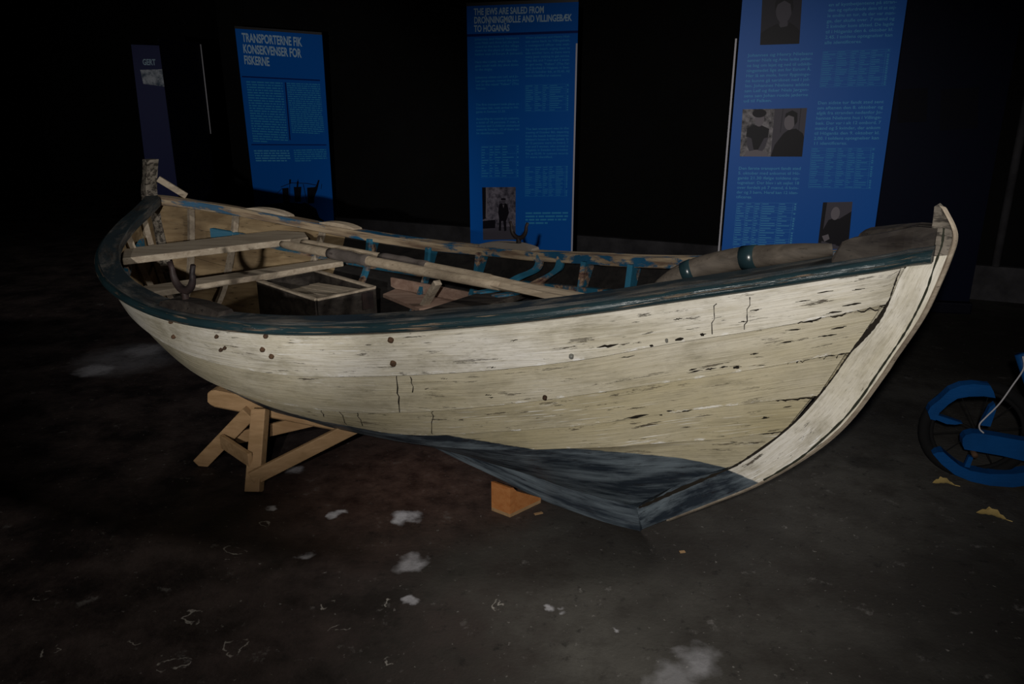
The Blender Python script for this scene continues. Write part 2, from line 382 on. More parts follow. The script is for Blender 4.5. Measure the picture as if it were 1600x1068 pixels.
LAPS = [None,
 np.array([(-3.058,.80),(-2.8,.69),(-2.4,.60),(-1.88,.556),(-1.45,.545),(-1.07,.562),(-.68,.62),(-.35,.678),(-.033,.752),(.17,.813),(.357,.863),(.565,.925),(.71,.968)]),
 np.array([(-3.035,.63),(-2.8,.525),(-2.4,.44),(-1.9,.385),(-1.42,.372),(-1.12,.378),(-.94,.401),(-.585,.474),(-.208,.575),(.09,.66),(.281,.712),(.501,.78),(.633,.814)]),
 np.array([(-2.99,.47),(-2.8,.40),(-2.4,.315),(-1.9,.268),(-1.4,.262),(-1.0,.28),(-.747,.314),(-.437,.395),(-.131,.477),(.115,.551),(.276,.598),(.429,.637),(.56,.664)]),
 np.array([(-2.93,.36),(-2.6,.30),(-2.2,.25),(-1.8,.225),(-1.4,.215),(-1.0,.225),(-.6,.27),(-.14,.378),(.06,.425),(.268,.474),(.475,.527)])]
NU = 72
U = .5 - .5 * np.cos(np.linspace(0, math.pi, NU)); U = .6 * U + .4 * np.linspace(0, 1, NU)
def lap_line(j):
    if j == 0: s = -3.066 + (.75 + 3.066) * U; return s, zs(s) - .012
    if j == 5:
        s = -2.93 + (.475 + 2.93) * U; return s, zk(s)
    L = LAPS[j]; s = L[0, 0] + (L[-1, 0] - L[0, 0]) * U; return s, smooth(s, L[:, 0], L[:, 1])
def hull_pt(s, z, side): return W(s, side * half(s, z), z)
boat = thing('rowing_boat', W(-.4, 0, -.019), 'old white clinker rowing boat with blue bottom and blue gunwale', 'boat')
def strake(j, side):
    sa, za = lap_line(j); sb, zb = lap_line(j + 1); R = 7; TH = .012
    up = .0 if j == 0 else .022
    rows = []
    for i, v in enumerate(np.linspace(0, 1, R)):
        s = sa + (sb - sa) * v; z = za + up * (1 - v) + (zb - za) * v
        rows.append((s, np.maximum(z, zk(s)), v))
    P = np.array([hull_pt(s, z, side) for s, z, v in rows])                     # R x NU x 3
    Nrm = np.cross(np.gradient(P, axis=1), np.gradient(P, axis=0)); ln = np.linalg.norm(Nrm, axis=-1, keepdims=True)
    Nrm = np.where(ln > 1e-9, Nrm / np.maximum(ln, 1e-9), 0)
    mid = Nrm[R // 2, NU // 2]
    if mid @ (Nn * side) < 0 and not abs(mid[2]) > .9: Nrm = -Nrm
    elif abs(mid[2]) > .9 and mid[2] > 0: Nrm = -Nrm
    taper = np.clip(np.minimum(U, 1 - U) / .05, 0.15, 1)[None, :, None]
    off = np.array([.001 + .021 * (v if j < 4 else 0) for _, _, v in rows])[:, None, None] * taper
    Pout = P + Nrm * off; Pin = Pout - Nrm * TH
    V = np.vstack([Pout.reshape(-1, 3), Pin.reshape(-1, 3)]); n0 = R * NU; F = []; fm = []
    idx = lambda r, u: r * NU + u
    for r in range(R - 1):
        for u in range(NU - 1):
            F.append((idx(r, u), idx(r, u + 1), idx(r + 1, u + 1), idx(r + 1, u))); fm.append(0)
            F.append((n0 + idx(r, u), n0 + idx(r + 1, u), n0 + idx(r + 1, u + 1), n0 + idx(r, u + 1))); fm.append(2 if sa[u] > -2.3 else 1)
    for u in range(NU - 1):
        F.append((idx(0, u), n0 + idx(0, u), n0 + idx(0, u + 1), idx(0, u + 1))); fm.append(0)
        F.append((idx(R - 1, u), idx(R - 1, u + 1), n0 + idx(R - 1, u + 1), n0 + idx(R - 1, u))); fm.append(0)
    for r in range(R - 1):
        for u, in ((0,), (NU - 1,)):
            F.append((idx(r, u), idx(r + 1, u), n0 + idx(r + 1, u), n0 + idx(r, u))); fm.append(0)
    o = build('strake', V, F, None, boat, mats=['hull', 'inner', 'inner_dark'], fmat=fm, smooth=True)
    me = o.data
    for p in me.polygons: p.use_smooth = True
    S = np.array([r[0] for r in rows]); Z = np.array([r[1] for r in rows]); vv = np.array([np.full(NU, r[2]) for r in rows])
    wl = (Z - zp(S)).ravel(); wl = np.concatenate([wl, wl])
    a = me.attributes.new('waterline', 'FLOAT', 'POINT'); a.data.foreach_set('value', wl.astype(np.float32))
    for nm, vals in (('tone', np.full(R * NU, (.0, .62, .85, .95, .9)[j])), ('lip', vv.ravel() * (1 if j < 4 else .9) if j else np.maximum(vv.ravel(), .1))):
        at_ = me.attributes.new(nm, 'FLOAT', 'POINT'); at_.data.foreach_set('value', np.concatenate([vals, vals]).astype(np.float32))
    girth = np.linalg.norm(Pout[-1] - Pout[0], axis=-1)[None, :] * vv
    uvx = (S + j * 7.3 + side * 3.7).ravel(); uvy = girth.ravel()
    uvx = np.concatenate([uvx, uvx]); uvy = np.concatenate([uvy, uvy])
    uvl = me.uv_layers.new(name='UVMap'); li = np.zeros(len(me.loops), dtype=np.int32); me.loops.foreach_get('vertex_index', li)
    uvl.data.foreach_set('uv', np.stack([uvx[li], uvy[li]], 1).ravel().astype(np.float32))
    me.set_sharp_from_angle(angle=math.radians(40))
    return o
for side in (-1, 1):
    for j in range(5): strake(j, side)

def profile_part(name, outer, inner, bo, bi, mat='hull', n=40):
    A = spline([(s, 0, z) for s, z in outer], 8)[:, [0, 2]]; B = spline([(s, 0, z) for s, z in inner], 8)[:, [0, 2]]
    def res(Q):
        d = np.r_[0, np.cumsum(np.linalg.norm(np.diff(Q, axis=0), axis=1))]; x = np.linspace(0, d[-1], n)
        return np.stack([np.interp(x, d, Q[:, 0]), np.interp(x, d, Q[:, 1])], 1)
    A, B = res(A), res(B)
    sec = np.array([[W(a[0], -bo, a[1]), W(a[0], bo, a[1]), W(b[0], bi, b[1]), W(b[0], -bi, b[1])] for a, b in zip(A, B)])
    V, F = sweep(sec); o = build(name, V, F, mat, boat)
    if mat == 'hull':
        me = o.data; S = np.repeat(np.stack([A[:, 0], A[:, 0], B[:, 0], B[:, 0]], 1), 1, 1).ravel(); Z = np.stack([A[:, 1], A[:, 1], B[:, 1], B[:, 1]], 1).ravel()
        at = me.attributes.new('waterline', 'FLOAT', 'POINT'); at.data.foreach_set('value', (Z - zp(S)).astype(np.float32))
        for nm, v_ in (('tone', .12), ('lip', .5)): me.attributes.new(nm, 'FLOAT', 'POINT').data.foreach_set('value', np.full(len(S), v_, dtype=np.float32))
        ua = np.repeat(np.linspace(0, 1.9, n), 4); ub = np.tile([0, 0, .12, .12], n)
        uvl = me.uv_layers.new(name='UVMap'); li = np.zeros(len(me.loops), dtype=np.int32); me.loops.foreach_get('vertex_index', li)
        uvl.data.foreach_set('uv', np.stack([ua[li] + 31, ub[li]], 1).ravel().astype(np.float32))
    return o
stem_out = [(.797,1.231),(.824,1.189),(.834,1.157),(.83,1.112),(.815,1.036),(.789,.936),(.738,.811),(.716,.755),(.644,.599),(.555,.473),(.409,.322),(.261,.202),(.1,.077),(.012,.008)]
stem_in = [(.785,1.236),(.787,1.19),(.783,1.15),(.757,1.10),(.733,1.05),(.714,.97),(.675,.89),(.638,.816),(.567,.665),(.482,.529),(.342,.372),(.171,.263),(.07,.165),(-.005,.100)]
profile_part('stem', stem_out[3:], stem_in[3:], .020, .042)
profile_part('stem_head', stem_out[:4], stem_in[:4], .019, .040, 'post', 14)
band = spline([(s + .004, 0, z - .002) for s, z in stem_out[:-1]], 6)
sec = [[W(p[0], -.022, p[2]), W(p[0] + .006, -.012, p[2] - .003), W(p[0] + .006, .012, p[2] - .003), W(p[0], .022, p[2]), W(p[0] - .012, 0, p[2] + .006)] for p in band]
V, F = sweep(np.array(sec)); build('stem_band', V, F, 'old_wood', boat, label='worn strip along the edge of the stem')
keel_out = [(.012,.008),(-.121,-.008),(-.278,-.012),(-.427,-.010),(-.643,.015),(-.848,.034),(-1.037,.055),(-1.5,.085),(-2.0,.12),(-2.6,.17),(-2.9,.21)]
keel_in = [(-.005,.104),(-.1,.092),(-.315,.079),(-.45,.083),(-.65,.094),(-.85,.11),(-1.04,.13),(-1.5,.16),(-2.0,.195),(-2.6,.25),(-2.86,.30)]
profile_part('keel', keel_out, keel_in, .036, .040)
post_out = [(-2.86,.20),(-2.97,.25),(-3.05,.42),(-3.10,.62),(-3.125,.82),(-3.125,.97),(-3.085,1.06),(-3.06,1.150)]
post_in = [(-2.82,.29),(-2.91,.36),(-2.98,.46),(-3.03,.62),(-3.05,.82),(-3.06,.97),(-3.035,1.06),(-3.0,1.150)]
profile_part('sternpost', post_out, post_in, .026, .032, 'post')

# gunwales (cap), rubbing strakes
SG = -3.066 + (.802 + 3.066) * (.75 * (.5 - .5 * np.cos(np.linspace(0, math.pi, 110))) + .25 * np.linspace(0, 1, 110))
def edge_frame():
    b = np.where(SG > .7, np.maximum(bs(np.minimum(SG, .75)), .052), bs(SG)); z = zs(np.minimum(SG, .75)) + np.maximum(SG - .75, 0) * .27; d = np.stack([np.gradient(SG), np.gradient(b)], 1); d /= np.linalg.norm(d, axis=1)[:, None]
    return b, z, np.stack([-d[:, 1], d[:, 0]], 1)           # outward normal in (s,b)
gb, gz, gn = edge_frame()
def ring(side, prof):
    secs = []
    for i in range(len(SG)):
        q = []
        for o, dz in prof:
            s = SG[i] + gn[i, 0] * o; b = gb[i] + gn[i, 1] * o
            if b < .004: b = .004
            s = min(max(s, -3.075), .81)
            q.append(W(s, side * b, gz[i] + dz))
        secs.append(q)
    return sweep(np.array(secs))
def ring_uv(o, K, shift):
    me = o.data; ln = np.r_[0, np.cumsum(np.hypot(np.diff(SG), np.diff(gb)))]; vi = np.arange(len(me.vertices))
    pos = np.stack([ln[vi // K] + shift, (vi % K) * .022], 1); li = np.zeros(len(me.loops), dtype=np.int32); me.loops.foreach_get('vertex_index', li)
    me.uv_layers.new(name='UVMap').data.foreach_set('uv', pos[li].ravel().astype(np.float32))
cap = [(.002, -.003), (-.002, 0), (-.080, .002), (-.085, -.003), (-.085, -.040), (-.080, -.044), (.002, -.044)]
for side, m, lab in ((-1, 'rail_near', 'near gunwale with worn blue grey paint'), (1, 'rail_far', 'far gunwale with bare wood and flaking blue paint')):
    V, F = ring(side, cap); ring_uv(build('gunwale', V, F, m, boat, label=lab), len(cap), side * 5 + 9)
    half_round = [(-.004, -.008)] + [(.001 + .019 * math.sin(a), -.027 + .0175 * math.cos(a)) for a in np.linspace(.15, math.pi - .15, 8)] + [(-.004, -.046)]
    V, F = ring(side, half_round); ring_uv(build('rubbing_strake', V, F, 'rub', boat, smooth=False), len(half_round), side * 3 + 20)

# bow block on top of the gunwales, made in two cheeks
for side in (-1, 1):
    ss = np.linspace(.575, .80, 14); secs = []
    for s in ss:
        bo = max(float(bs(min(s, .75))) - .004, .046); bi = max(bo - .055, .004); z = float(zs(min(s, .75))) - .002
        h = .060 * min(1, (s - .565) / .03)
        secs.append([W(s, side * bo, z), W(s, side * (bo + .004), z + h * .8), W(s, side * (bo - .004), z + h), W(s, side * bi, z + h * .95), W(s, side * bi, z)])
    V, F = sweep(np.array(secs)); build('bow_chock', V, F, 'dark_wood', boat)
V, F = prism([W(.36, b, .93) for b in (-.14, .14)] + [W(.72, .02, 1.02), W(.72, -.02, 1.02)], (0, 0, .03)); build('breasthook', V, F, 'dark_wood', boat)

# ribs
def rib(s, side, wdt=.024, th=.026, z1=-.03, mat='rib'):
    zz = np.linspace(float(zs(s)) + z1, float(zk(s)) + .02, 18); secs = []
    for z in zz:
        b = float(half(s, z)) - .012; th = .03 + (.052 * max(0, 1 - (zz[0] - z) / .16) if s > -2.2 else 0)
        secs.append([W(s - wdt / 2, side * b, z), W(s + wdt / 2, side * b, z), W(s + wdt / 2, side * max(b - th, .0), z + .006), W(s - wdt / 2, side * max(b - th, 0), z + .006)])
    V, F = sweep(np.array(secs)); return build('rib', V, F, mat, boat)
for s in (-2.93, -2.78, -2.39, -2.07, -1.684, -1.342, -.62, -.333, .06, .36):
    for side in (-1, 1): rib(s, side, mat='rib' if s > -2.2 else 'old_wood')
# stringer carrying the thwarts
for side in (-1, 1):
    ss = np.linspace(-2.85, .35, 40); z = zs(ss) - .155; b = half(ss, z) - .03
    secs = [[W(s, side * bb, zz - .025), W(s, side * bb, zz + .025), W(s, side * max(bb - .022, .01), zz + .025), W(s, side * max(bb - .022, .01), zz - .025)] for s, bb, zz in zip(ss, b, z)]
    V, F = sweep(np.array(secs)); build('stringer', V, F, 'rib', boat)
# thwarts
def thwart(name, pts, zrel, th, mat, label=None):
    V, F = prism([W(s, b, zrel) for s, b in pts], (0, 0, -th)); return build(name, V, F, mat, boat, bevel=.006, label=label)
thwart('thwart', [(-2.80, -.33), (-2.62, .47), (-2.44, .52), (-2.30, .43), (-2.36, .25), (-2.57, -.46)], .745, .035, 'grey_wood', 'wide weathered plank seat near the stern')
thwart('thwart', [(-2.47, -.46), (-2.24, .54), (-2.13, .52), (-2.33, -.50)], .62, .03, 'grey_wood', 'narrow weathered plank seat ahead of the wide one')
thwart('thwart', [(-1.10, -.70), (-1.10, .67), (-.93, .62), (-.93, -.66)], .625, .03, 'dark_wood')
thwart('thwart', [(-.12, -.36), (-.12, .36), (.06, .29), (.06, -.29)], .78, .03, 'dark_wood')
# knees between far gunwale and midship thwart
for s0, s1 in ((-.93, -1.045), (-.79, -.94)):
    path = spline([W(s0, float(bs(s0)) - .085, float(zs(s0)) - .012), W(s0 - .01, float(bs(s0)) - .10, float(zs(s0)) - .07), W((s0 + s1) / 2 - .02, .60, .68), W(s1, .50, .642), W(s1 - .05, .40, .632)], 6)
    secs = []
    for i, p in enumerate(path):
        d = unit(np.gradient(path, axis=0)[i]); a = Hh; c_ = unit(np.cross(d, a))
        secs.append([p - a * .02, p + a * .02, p + a * .02 - c_ * .014, p - a * .02 - c_ * .014])
    V, F = sweep(np.array(secs)); build('thwart_knee', V, F, 'rib', boat)
# bottom boards and floor timbers
for k in range(-3, 4):
    b = k * .115; ok_ = [q for q in np.linspace(-2.6, .1, 109) if float(half(q, .270)) > abs(b) + .085]; V, F = board_geo(W(ok_[0], b, .285), W(ok_[-1], b, .285), .018, .105, (0, 0, 1)); build('bottom_board', V, F, 'brown', boat)
for s, zt_ in ((-2.02, .368), (-1.72, .368), (-1.35, .325), (-.75, .325)):
    board('floor_timber', W(s, -min(.42, float(half(s, .29)) - .04), zt_), W(s, min(.42, float(half(s, .29)) - .04), zt_), .06, .045, 'old_wood', boat)
# brace at the sternpost and the block at the stern end of the far gunwale
board('stern_brace', W(-3.03, .03, 1.045), W(-2.955, .14, .945), .034, .03, 'old_wood', boat)
# worn pads on the far gunwale
def pad(s0, s1, side, h, mat):
    secs = []
    for i, s in enumerate(np.linspace(s0, s1, 9)):
        v = i / 8; hh = h * (.25 + .75 * math.sin(math.pi * min(max(v, .02), .98)) ** .5); b = float(bs(s)); z = float(zs(s)) - .001
        secs.append([W(s, side * (b - .005), z), W(s, side * (b - .012), z + hh), W(s, side * (b - .066), z + hh), W(s, side * (b - .075), z)])
    V, F = sweep(np.array(secs)); return build('rowlock_pad', V, F, mat, boat)
pad(-2.73, -2.56, 1, .030, 'old_wood'); pad(-2.39, -2.19, 1, .026, 'oar')
pf = pad(-1.36, -1.0, 1, .032, 'rail_far')
pn = pad(-1.64, -1.27, -1, .040, 'dark_wood')
def rowlock(s, side, lift, scale, parent, turn):
    b = side * (float(bs(s)) - .04); base = W(s, b, float(zs(s)) + lift)
    ax = unit(Hh * math.cos(turn) + Nn * math.sin(turn)); path = []
    for th in np.linspace(-1.95, 1.95, 25):
        r = .050 * scale; w = 1 + .10 * (abs(th) / 1.95) ** 2
        path.append(base + ax * math.sin(th) * r * w + Kk * (.092 * scale - math.cos(th) * r * 1.15))
    path[0] = path[0] - ax * .012 * scale * 1 + Kk * .02 * scale; path[-1] = path[-1] + ax * .012 * scale + Kk * .02 * scale
    rad = [.0085 * scale + .0065 * scale * math.cos(t / 1.95 * 1.45) for t in np.linspace(-1.95, 1.95, 25)]
    g = join(tube_geo(path, rad, 10), tube_geo([base - Kk * .05, base + Kk * .02, base + Kk * .042 * scale], [.013, .013, .012], 10))
    return build('rowlock', *g, 'iron', parent, smooth=True, label='forked iron rowlock')
rowlock(-1.50, -1, .035, 1.05, pn, .12); rowlock(-1.115, 1, .028, .80, pf, .1)

# where a picture point falls on the near side of the hull
sg, tg = np.meshgrid(np.linspace(-3.06, .75, 520), np.linspace(0, 1, 260), indexing='ij')
zg = zk(sg) + (zs(sg) - zk(sg)) * tg
PG = hull_pt(sg, zg, -1); XG, YG = proj(PG)
NG = np.cross(np.gradient(PG, axis=0), np.gradient(PG, axis=1)); NG /= np.maximum(np.linalg.norm(NG, axis=-1, keepdims=True), 1e-9)
fs = np.sign((NG * (EYE - PG)).sum(-1)[260, 200]); NG = NG * fs; VIS = (NG * (EYE - PG)).sum(-1) > 0
def lap_lift(s, z):
    edges = [float(zs(s)) - .012] + [float(smooth(s, L[:, 0], L[:, 1])) for L in LAPS[1:]]
    for j in range(4):
        if z > edges[j + 1]: return .0035 + .021 * min(max((edges[j] + (.022 if j else 0) - z) / max(edges[j] + (.022 if j else 0) - edges[j + 1], .01), 0), 1)
    return .0035
def on_hull(px, py, lift=None):
    d = np.where(VIS, np.hypot(XG - px, YG - py), 1e9); i = np.unravel_index(d.argmin(), d.shape)
    if lift is None: lift = lap_lift(float(sg[i]), float(zg[i]))
    return PG[i] + NG[i] * lift, NG[i]
# nails
for px, py, r in ((270, 500, .010), (277, 521, .011), (342, 522, .009), (350, 541, .009), (356, 538, .008), (417, 522, .011), (414, 541, .012), (427, 551, .012), (611, 527, .013), (618, 560, .014), (854, 613, .010), (893, 549, .010), (1042, 524, .006), (948, 606, .007)):
    p, n = on_hull(px, py); p = p - n * .003; r = r * .8; a = unit(np.cross(n, Kk)); c_ = np.cross(n, a); V = []; K = 9
    for q, (rr, h) in enumerate(((r, 0), (r * .9, .010), (r * .5, .0135))):
        V += [p + (a * math.cos(2 * math.pi * k / K) + c_ * math.sin(2 * math.pi * k / K)) * rr + n * h for k in range(K)]
    F = [(q * K + k, q * K + (k + 1) % K, (q + 1) * K + (k + 1) % K, (q + 1) * K + k) for q in (0, 1) for k in range(K)] + [tuple(2 * K + k for k in range(K)), tuple(range(K))[::-1]]
    build('nail', V, F, 'rust' if px < 880 else 'hull', boat)
# split seams and lost flakes of paint, thin raised-edge marks following the planking
def strip(pts, widths, lift=None, jag=.4):
    V, F = [], []; rr = random.Random(len(pts) * 13 + int(pts[0][0]))
    d = [];
    for i, (x, y) in enumerate(pts):
        p, n = on_hull(x, y, lift); d.append((p, n))
    for i in range(len(d)):
        p, n = d[i]; t = unit(d[min(i + 1, len(d) - 1)][0] - d[max(i - 1, 0)][0] + 1e-6 * Kk); c_ = np.cross(n, t)
        w = widths[i] if hasattr(widths, '__len__') else widths
        w = max(w * (1 + rr.uniform(-jag, jag)), .0006)
        V += [p + c_ * w, p - c_ * w * rr.uniform(.6, 1.2)]
    F = [(2 * i, 2 * i + 1, 2 * i + 3, 2 * i + 2) for i in range(len(d) - 1)]
    return V, F
def lin(a, b, n, wig=1.2, seed=0):
    rr = random.Random(seed); return [(a[0] + (b[0] - a[0]) * t + rr.uniform(-wig, wig), a[1] + (b[1] - a[1]) * t + rr.uniform(-wig, wig)) for t in np.linspace(0, 1, n)]
marks = []
for k, (a, b, w) in enumerate((((620, 582), (627, 634), .0022), ((643, 584), (647, 607), .0018), ((677, 637), (677, 670), .0018), ((502, 634), (508, 645), .0014), ((529, 635), (544, 655), .0016), ((557, 637), (570, 659), .0014), ((1118, 470), (1112, 515), .0012), ((1172, 462), (1164, 508), .0014))):
    marks.append(strip(lin(a, b, 9, 1.2, k), w))
chips = ((950, 534, 34, .0045), (1062, 523, 16, .005), (1097, 516, 9, .004), (1018, 533, 7, .004), (982, 554, 22, .003), (1085, 574, 28, .0028), (1110, 570, 18, .003), (1132, 567, 12, .003), (1152, 567, 13, .005), (1082, 571, 12, .003), (995, 643, 40, .0045), (1028, 641, 14, .004), (1048, 634, 12, .003), (1073, 634, 18, .004),
         (1178, 548, 12, .003), (1230, 530, 22, .0026), (1292, 520, 26, .0026), (1310, 508, 28, .0024), (1268, 500, 20, .002), (1240, 512, 24, .002), (1300, 482, 24, .0026), (1330, 470, 30, .003), (1255, 466, 22, .002), (1290, 452, 26, .002), (1340, 448, 20, .002), (1180, 480, 20, .002), (1160, 497, 14, .002), (1060, 494, 14, .003), (1196, 648, 10, .004), (1230, 632, 10, .003), (805, 527, 10, .002), (770, 566, 12, .002), (668, 602, 8, .002), (765, 610, 10, .003), (770, 614, 6, .003), (695, 588, 10, .0015))
for k, (x, y, L, w) in enumerate(chips):
    sl = -.17 if x > 800 else 0.0
    n = 7; pts = [(x + L * (t - .5), y + sl * L * (t - .5)) for t in np.linspace(0, 1, n)]
    marks.append(strip(pts, [w * math.sin(math.pi * min(max(t, .04), .96)) for t in np.linspace(0, 1, n)], None, .5))
# long dark splits at the lower edges of the planks
for a, b, w, sd in (((1240, 499), (1384, 474), .0022, 3), ((1230, 563), (1326, 550), .002, 4), ((1150, 627), (1276, 619), .0026, 5), ((1130, 680), (1222, 674), .002, 6)):
    marks.append(strip(lin(a, b, 26, .9, sd), w))
V, F = join(*marks); o = build('paint_cracks', V, F, 'crack', boat); o['kind'] = 'stuff'
# open seam between the planking and the stem
def stem_pt(px, py): return on_plane(px, py, F0 - Nn * .0452, Nn)
seam = [(1408, 415), (1402, 432), (1396, 450), (1389, 470), (1378, 492), (1364, 510), (1350, 527), (1331, 548), (1318, 566), (1303, 588), (1280, 617), (1254, 646), (1227, 672), (1196, 696), (1165, 717), (1148, 728), (1118, 741), (1085, 755), (1050, 770), (1015, 786), (998, 793)]
sp = spline([(x, y, 0) for x, y in seam], 6); V = []
rr = random.Random(5)
for i, (x, y, _) in enumerate(sp):
    wdt = 1.4 + (3.6 * math.exp(-((y - 510) / 26) ** 2)) + (2.2 * math.exp(-((x - 1060) / 60) ** 2)) + rr.uniform(-.8, .9)
    d = sp[min(i + 1, len(sp) - 1)] - sp[max(i - 1, 0)]; nx, ny = unit([d[1], -d[0]])
    V += [stem_pt(x + nx * wdt * .7, y + ny * wdt * .7), stem_pt(x - nx * wdt, y - ny * wdt)]
build('stem_seam', V, [(2 * i, 2 * i + 1, 2 * i + 3, 2 * i + 2) for i in range(len(sp) - 1)], 'crack', boat)

gro = [(1475, 356), (1472.6, 378.6), (1468, 394), (1459, 419), (1448, 453), (1430, 491), (1412, 523), (1390, 556), (1368, 588), (1345, 622), (1312, 661), (1261, 707), (1226, 731), (1193, 750)]
sp = spline([(x, y, 0) for x, y in gro], 6); V = []
for i, (x, y, _) in enumerate(sp):
    wdt = 1.5 + rr.uniform(-.6, 1.0); d = sp[min(i + 1, len(sp) - 1)] - sp[max(i - 1, 0)]; nx, ny = unit([d[1], -d[0]])
    q = lambda a: on_plane(x + nx * a, y + ny * a, F0 - Nn * .0355, Nn)
    V += [q(wdt * .8), q(-wdt)]
build('stem_groove', V, [(2 * i, 2 * i + 1, 2 * i + 3, 2 * i + 2) for i in range(len(sp) - 1)], 'moss', boat)

# ---------------------------------------------------------------- things lying in the boat
def oar(pa, pb, za, zb, ext, label, collar):
    sa, ba = bz(*pa, za); sb, bb = bz(*pb, zb)
    A = W(sa, ba, za); B = W(sb, bb, zb); d = unit(B - A); L = np.linalg.norm(B - A) + ext
    t = thing('oar', A, label, 'oar', 'oars lying in the boat')
    f = np.array([0, .03, .06, .5, .95, 1.2, L * .72]); f = np.clip(f, 0, L * .72)
    r = [.016, .019, .022, .0235, .0225, .021, .019]
    tube('shaft', [A + d * x for x in f], r, 'oar', t, 14)
    c0, c1 = collar; xs = np.linspace(c0, c1, 9)
    tube('leather_collar', [A + d * x for x in xs], [.0245 + .004 * math.sin(i * 2.1) ** 2 + (.003 if i in (3, 4) else 0) for i in range(9)], 'leather', t, 14)
    side = unit(np.cross(d, Kk)); up = np.cross(side, d); secs = []
    for x, w, h in ((L * .70, .022, .020), (L * .76, .032, .016), (L * .84, .045, .010), (L * .93, .052, .008), (L - .02, .052, .007), (L, .046, .006)):
        p = A + d * x; secs.append([p + side * w, p + up * h, p - side * w, p - up * h])
    V, F = sweep(np.array(secs)); build('blade', V, F, 'oar', t)
    return t
oar((440, 381), (880, 466), .785, .745, .22, 'weathered oar lying nearest the crate with dark leather collar', (.34, .60))
oar((472, 379), (890, 459), .785, .725, .06, 'weathered oar lying beyond the other, nearest the far gunwale', (.52, .80))
# crate
cz = .575
cr = [bz(*p, cz) for p in ((397, 438), (495, 423), (592, 452), (490, 468))]
o_ = np.mean(cr, 0); e1 = unit(np.array(cr[2]) - cr[1] + np.array(cr[3]) - cr[0]); e2 = np.array([-e1[1], e1[0]])
if e2[1] < 0: e2 = -e2
hl, hw = .275, .165
def crp(a, b, z): q = o_ + e1 * a + e2 * b; return W(q[0], q[1], z)
crate = thing('wooden_crate', crp(0, 0, .399), 'open dark wooden crate with loose boards inside lying in the boat', 'crate')
zt, zb_ = cz, .399
for a, nm in ((-hl, 'end_panel'), (hl, 'end_panel')):
    V, F = board_geo(crp(a, -hw, (zt + zb_) / 2), crp(a, hw, (zt + zb_) / 2), zt - zb_, .02); build(nm, V, F, 'dark_wood', crate, bevel=.003)
for b in (-hw, hw):
    V, F = board_geo(crp(-hl, b, (zt + zb_) / 2), crp(hl, b, (zt + zb_) / 2), zt - zb_, .018); build('side_panel', V, F, 'dark_wood', crate, bevel=.003)
for a0, b0, a1, b1 in ((-hl, -hw, hl, -hw), (-hl, hw, hl, hw), (-hl, -hw, -hl, hw), (hl, -hw, hl, hw)):
    board('rim', crp(a0, b0, zt + .004), crp(a1, b1, zt + .004), .012, .022, 'old_wood', crate, bevel=.003)
V, F = prism([crp(-hl, -hw, zb_), crp(hl, -hw, zb_), crp(hl, hw, zb_), crp(-hl, hw, zb_)], (0, 0, .014)); build('base', V, F, 'dark_wood', crate)
for k in range(4):
    b = -.085 + k * .062; V, F = board_geo(crp(-hl + .13 - k * .012, b, zt - .05), crp(hl - .014, b, zt - .012), .014, .058); build('slat', V, F, 'grey_wood', crate, bevel=.002)
V, F = board_geo(crp(hl + .012, .08, zt - .05), crp(hl + .012, .145, zt - .05), .085, .006); build('hinge_plate', V, F, 'iron', crate)
# side bench on the far side, with its upright, and the spar
V, F = prism([W(*bz(*q, .48), .48) for q in ((598, 459), (655, 482), (745, 472), (716, 459), (622, 449))], (0, 0, -.02)); build('bench_board', V, F, 'brown', boat, bevel=.003)
V, F = board_geo(W(*bz(612, 446, .49), .50), W(*bz(742, 471, .49), .50), .075, .016); build('bench_back', V, F, 'brown', boat, bevel=.003)
board('bench_upright', W(*bz(662, 478, .47), .47), W(*bz(684, 441, .62), .62), .03, .04, 'old_wood', boat)
sp_pts = [W(*bz(1028, 446, .93), .93), W(*bz(1075, 424, .985), .985), W(*bz(1150, 405, 1.035), 1.035), W(*bz(1240, 396, 1.075), 1.075), W(*bz(1300, 390, 1.092), 1.092)]
path = spline(sp_pts, 8); spar = thing('spar', path[0], 'dark brown wooden spar with blue bands resting in the bow', 'spar')
rr_ = np.interp(np.linspace(0, 1, len(path)), [0, .12, .3, .55, .8, 1], [.018, .028, .036, .036, .028, .018])
tube('pole', path, rr_, 'spar', spar, 14)
for i0, i1 in ((7, 10), (17, 20)): tube('blue_band', path[i0:i1], rr_[i0:i1] + .002, 'rub', spar, 14)

# ---------------------------------------------------------------- trestle and chock under the boat
tr0 = at_z(334, 618, .315); tr1 = at_z(535, 657, .24)
trestle = thing('trestle', at_z(397, 770, 0), 'new pine trestle standing under the stern half of the boat', 'trestle')
d = unit(tr1 - tr0); up = unit(Kk - (Kk @ d) * d); sd = np.cross(d, up); secs = []
for x, k in ((-.012, .35), (.0, .75), (.018, 1.0), (np.linalg.norm(tr1 - tr0), 1.0)):
    p = tr0 + d * x; hh = .040 * k ** .5; ww = .030
    secs.append([p + sd * ww * c1 + up * hh * c2 for c1, c2 in ((-1, -.8), (-.8, -1), (.8, -1), (1, -.8), (1, .8), (.8, 1), (-.8, 1), (-1, .8))])
V, F = sweep(np.array(secs)); build('beam', V, F, 'pine', trestle)
near = -sd if (-sd)[1] < 0 else sd
f0 = at_z(397, 768, 0); ft = at_z(407, 639, .30)
board('leg', f0, ft, .045, .065, 'pine', trestle, up=near)
b0 = at_z(314, 724, 0); bt = at_z(386, 648, .27) - near * .03
board('leg', b0, bt, .045, .065, 'pine', trestle, up=near)
pl = lambda a, b, t: np.asarray(a) * (1 - t) + np.asarray(b) * t
board('crossbar', pl(b0, bt, .52) + near * .035, pl(f0, ft, .42) + near * .035 + d * -.01, .062, .02, 'pine', trestle)
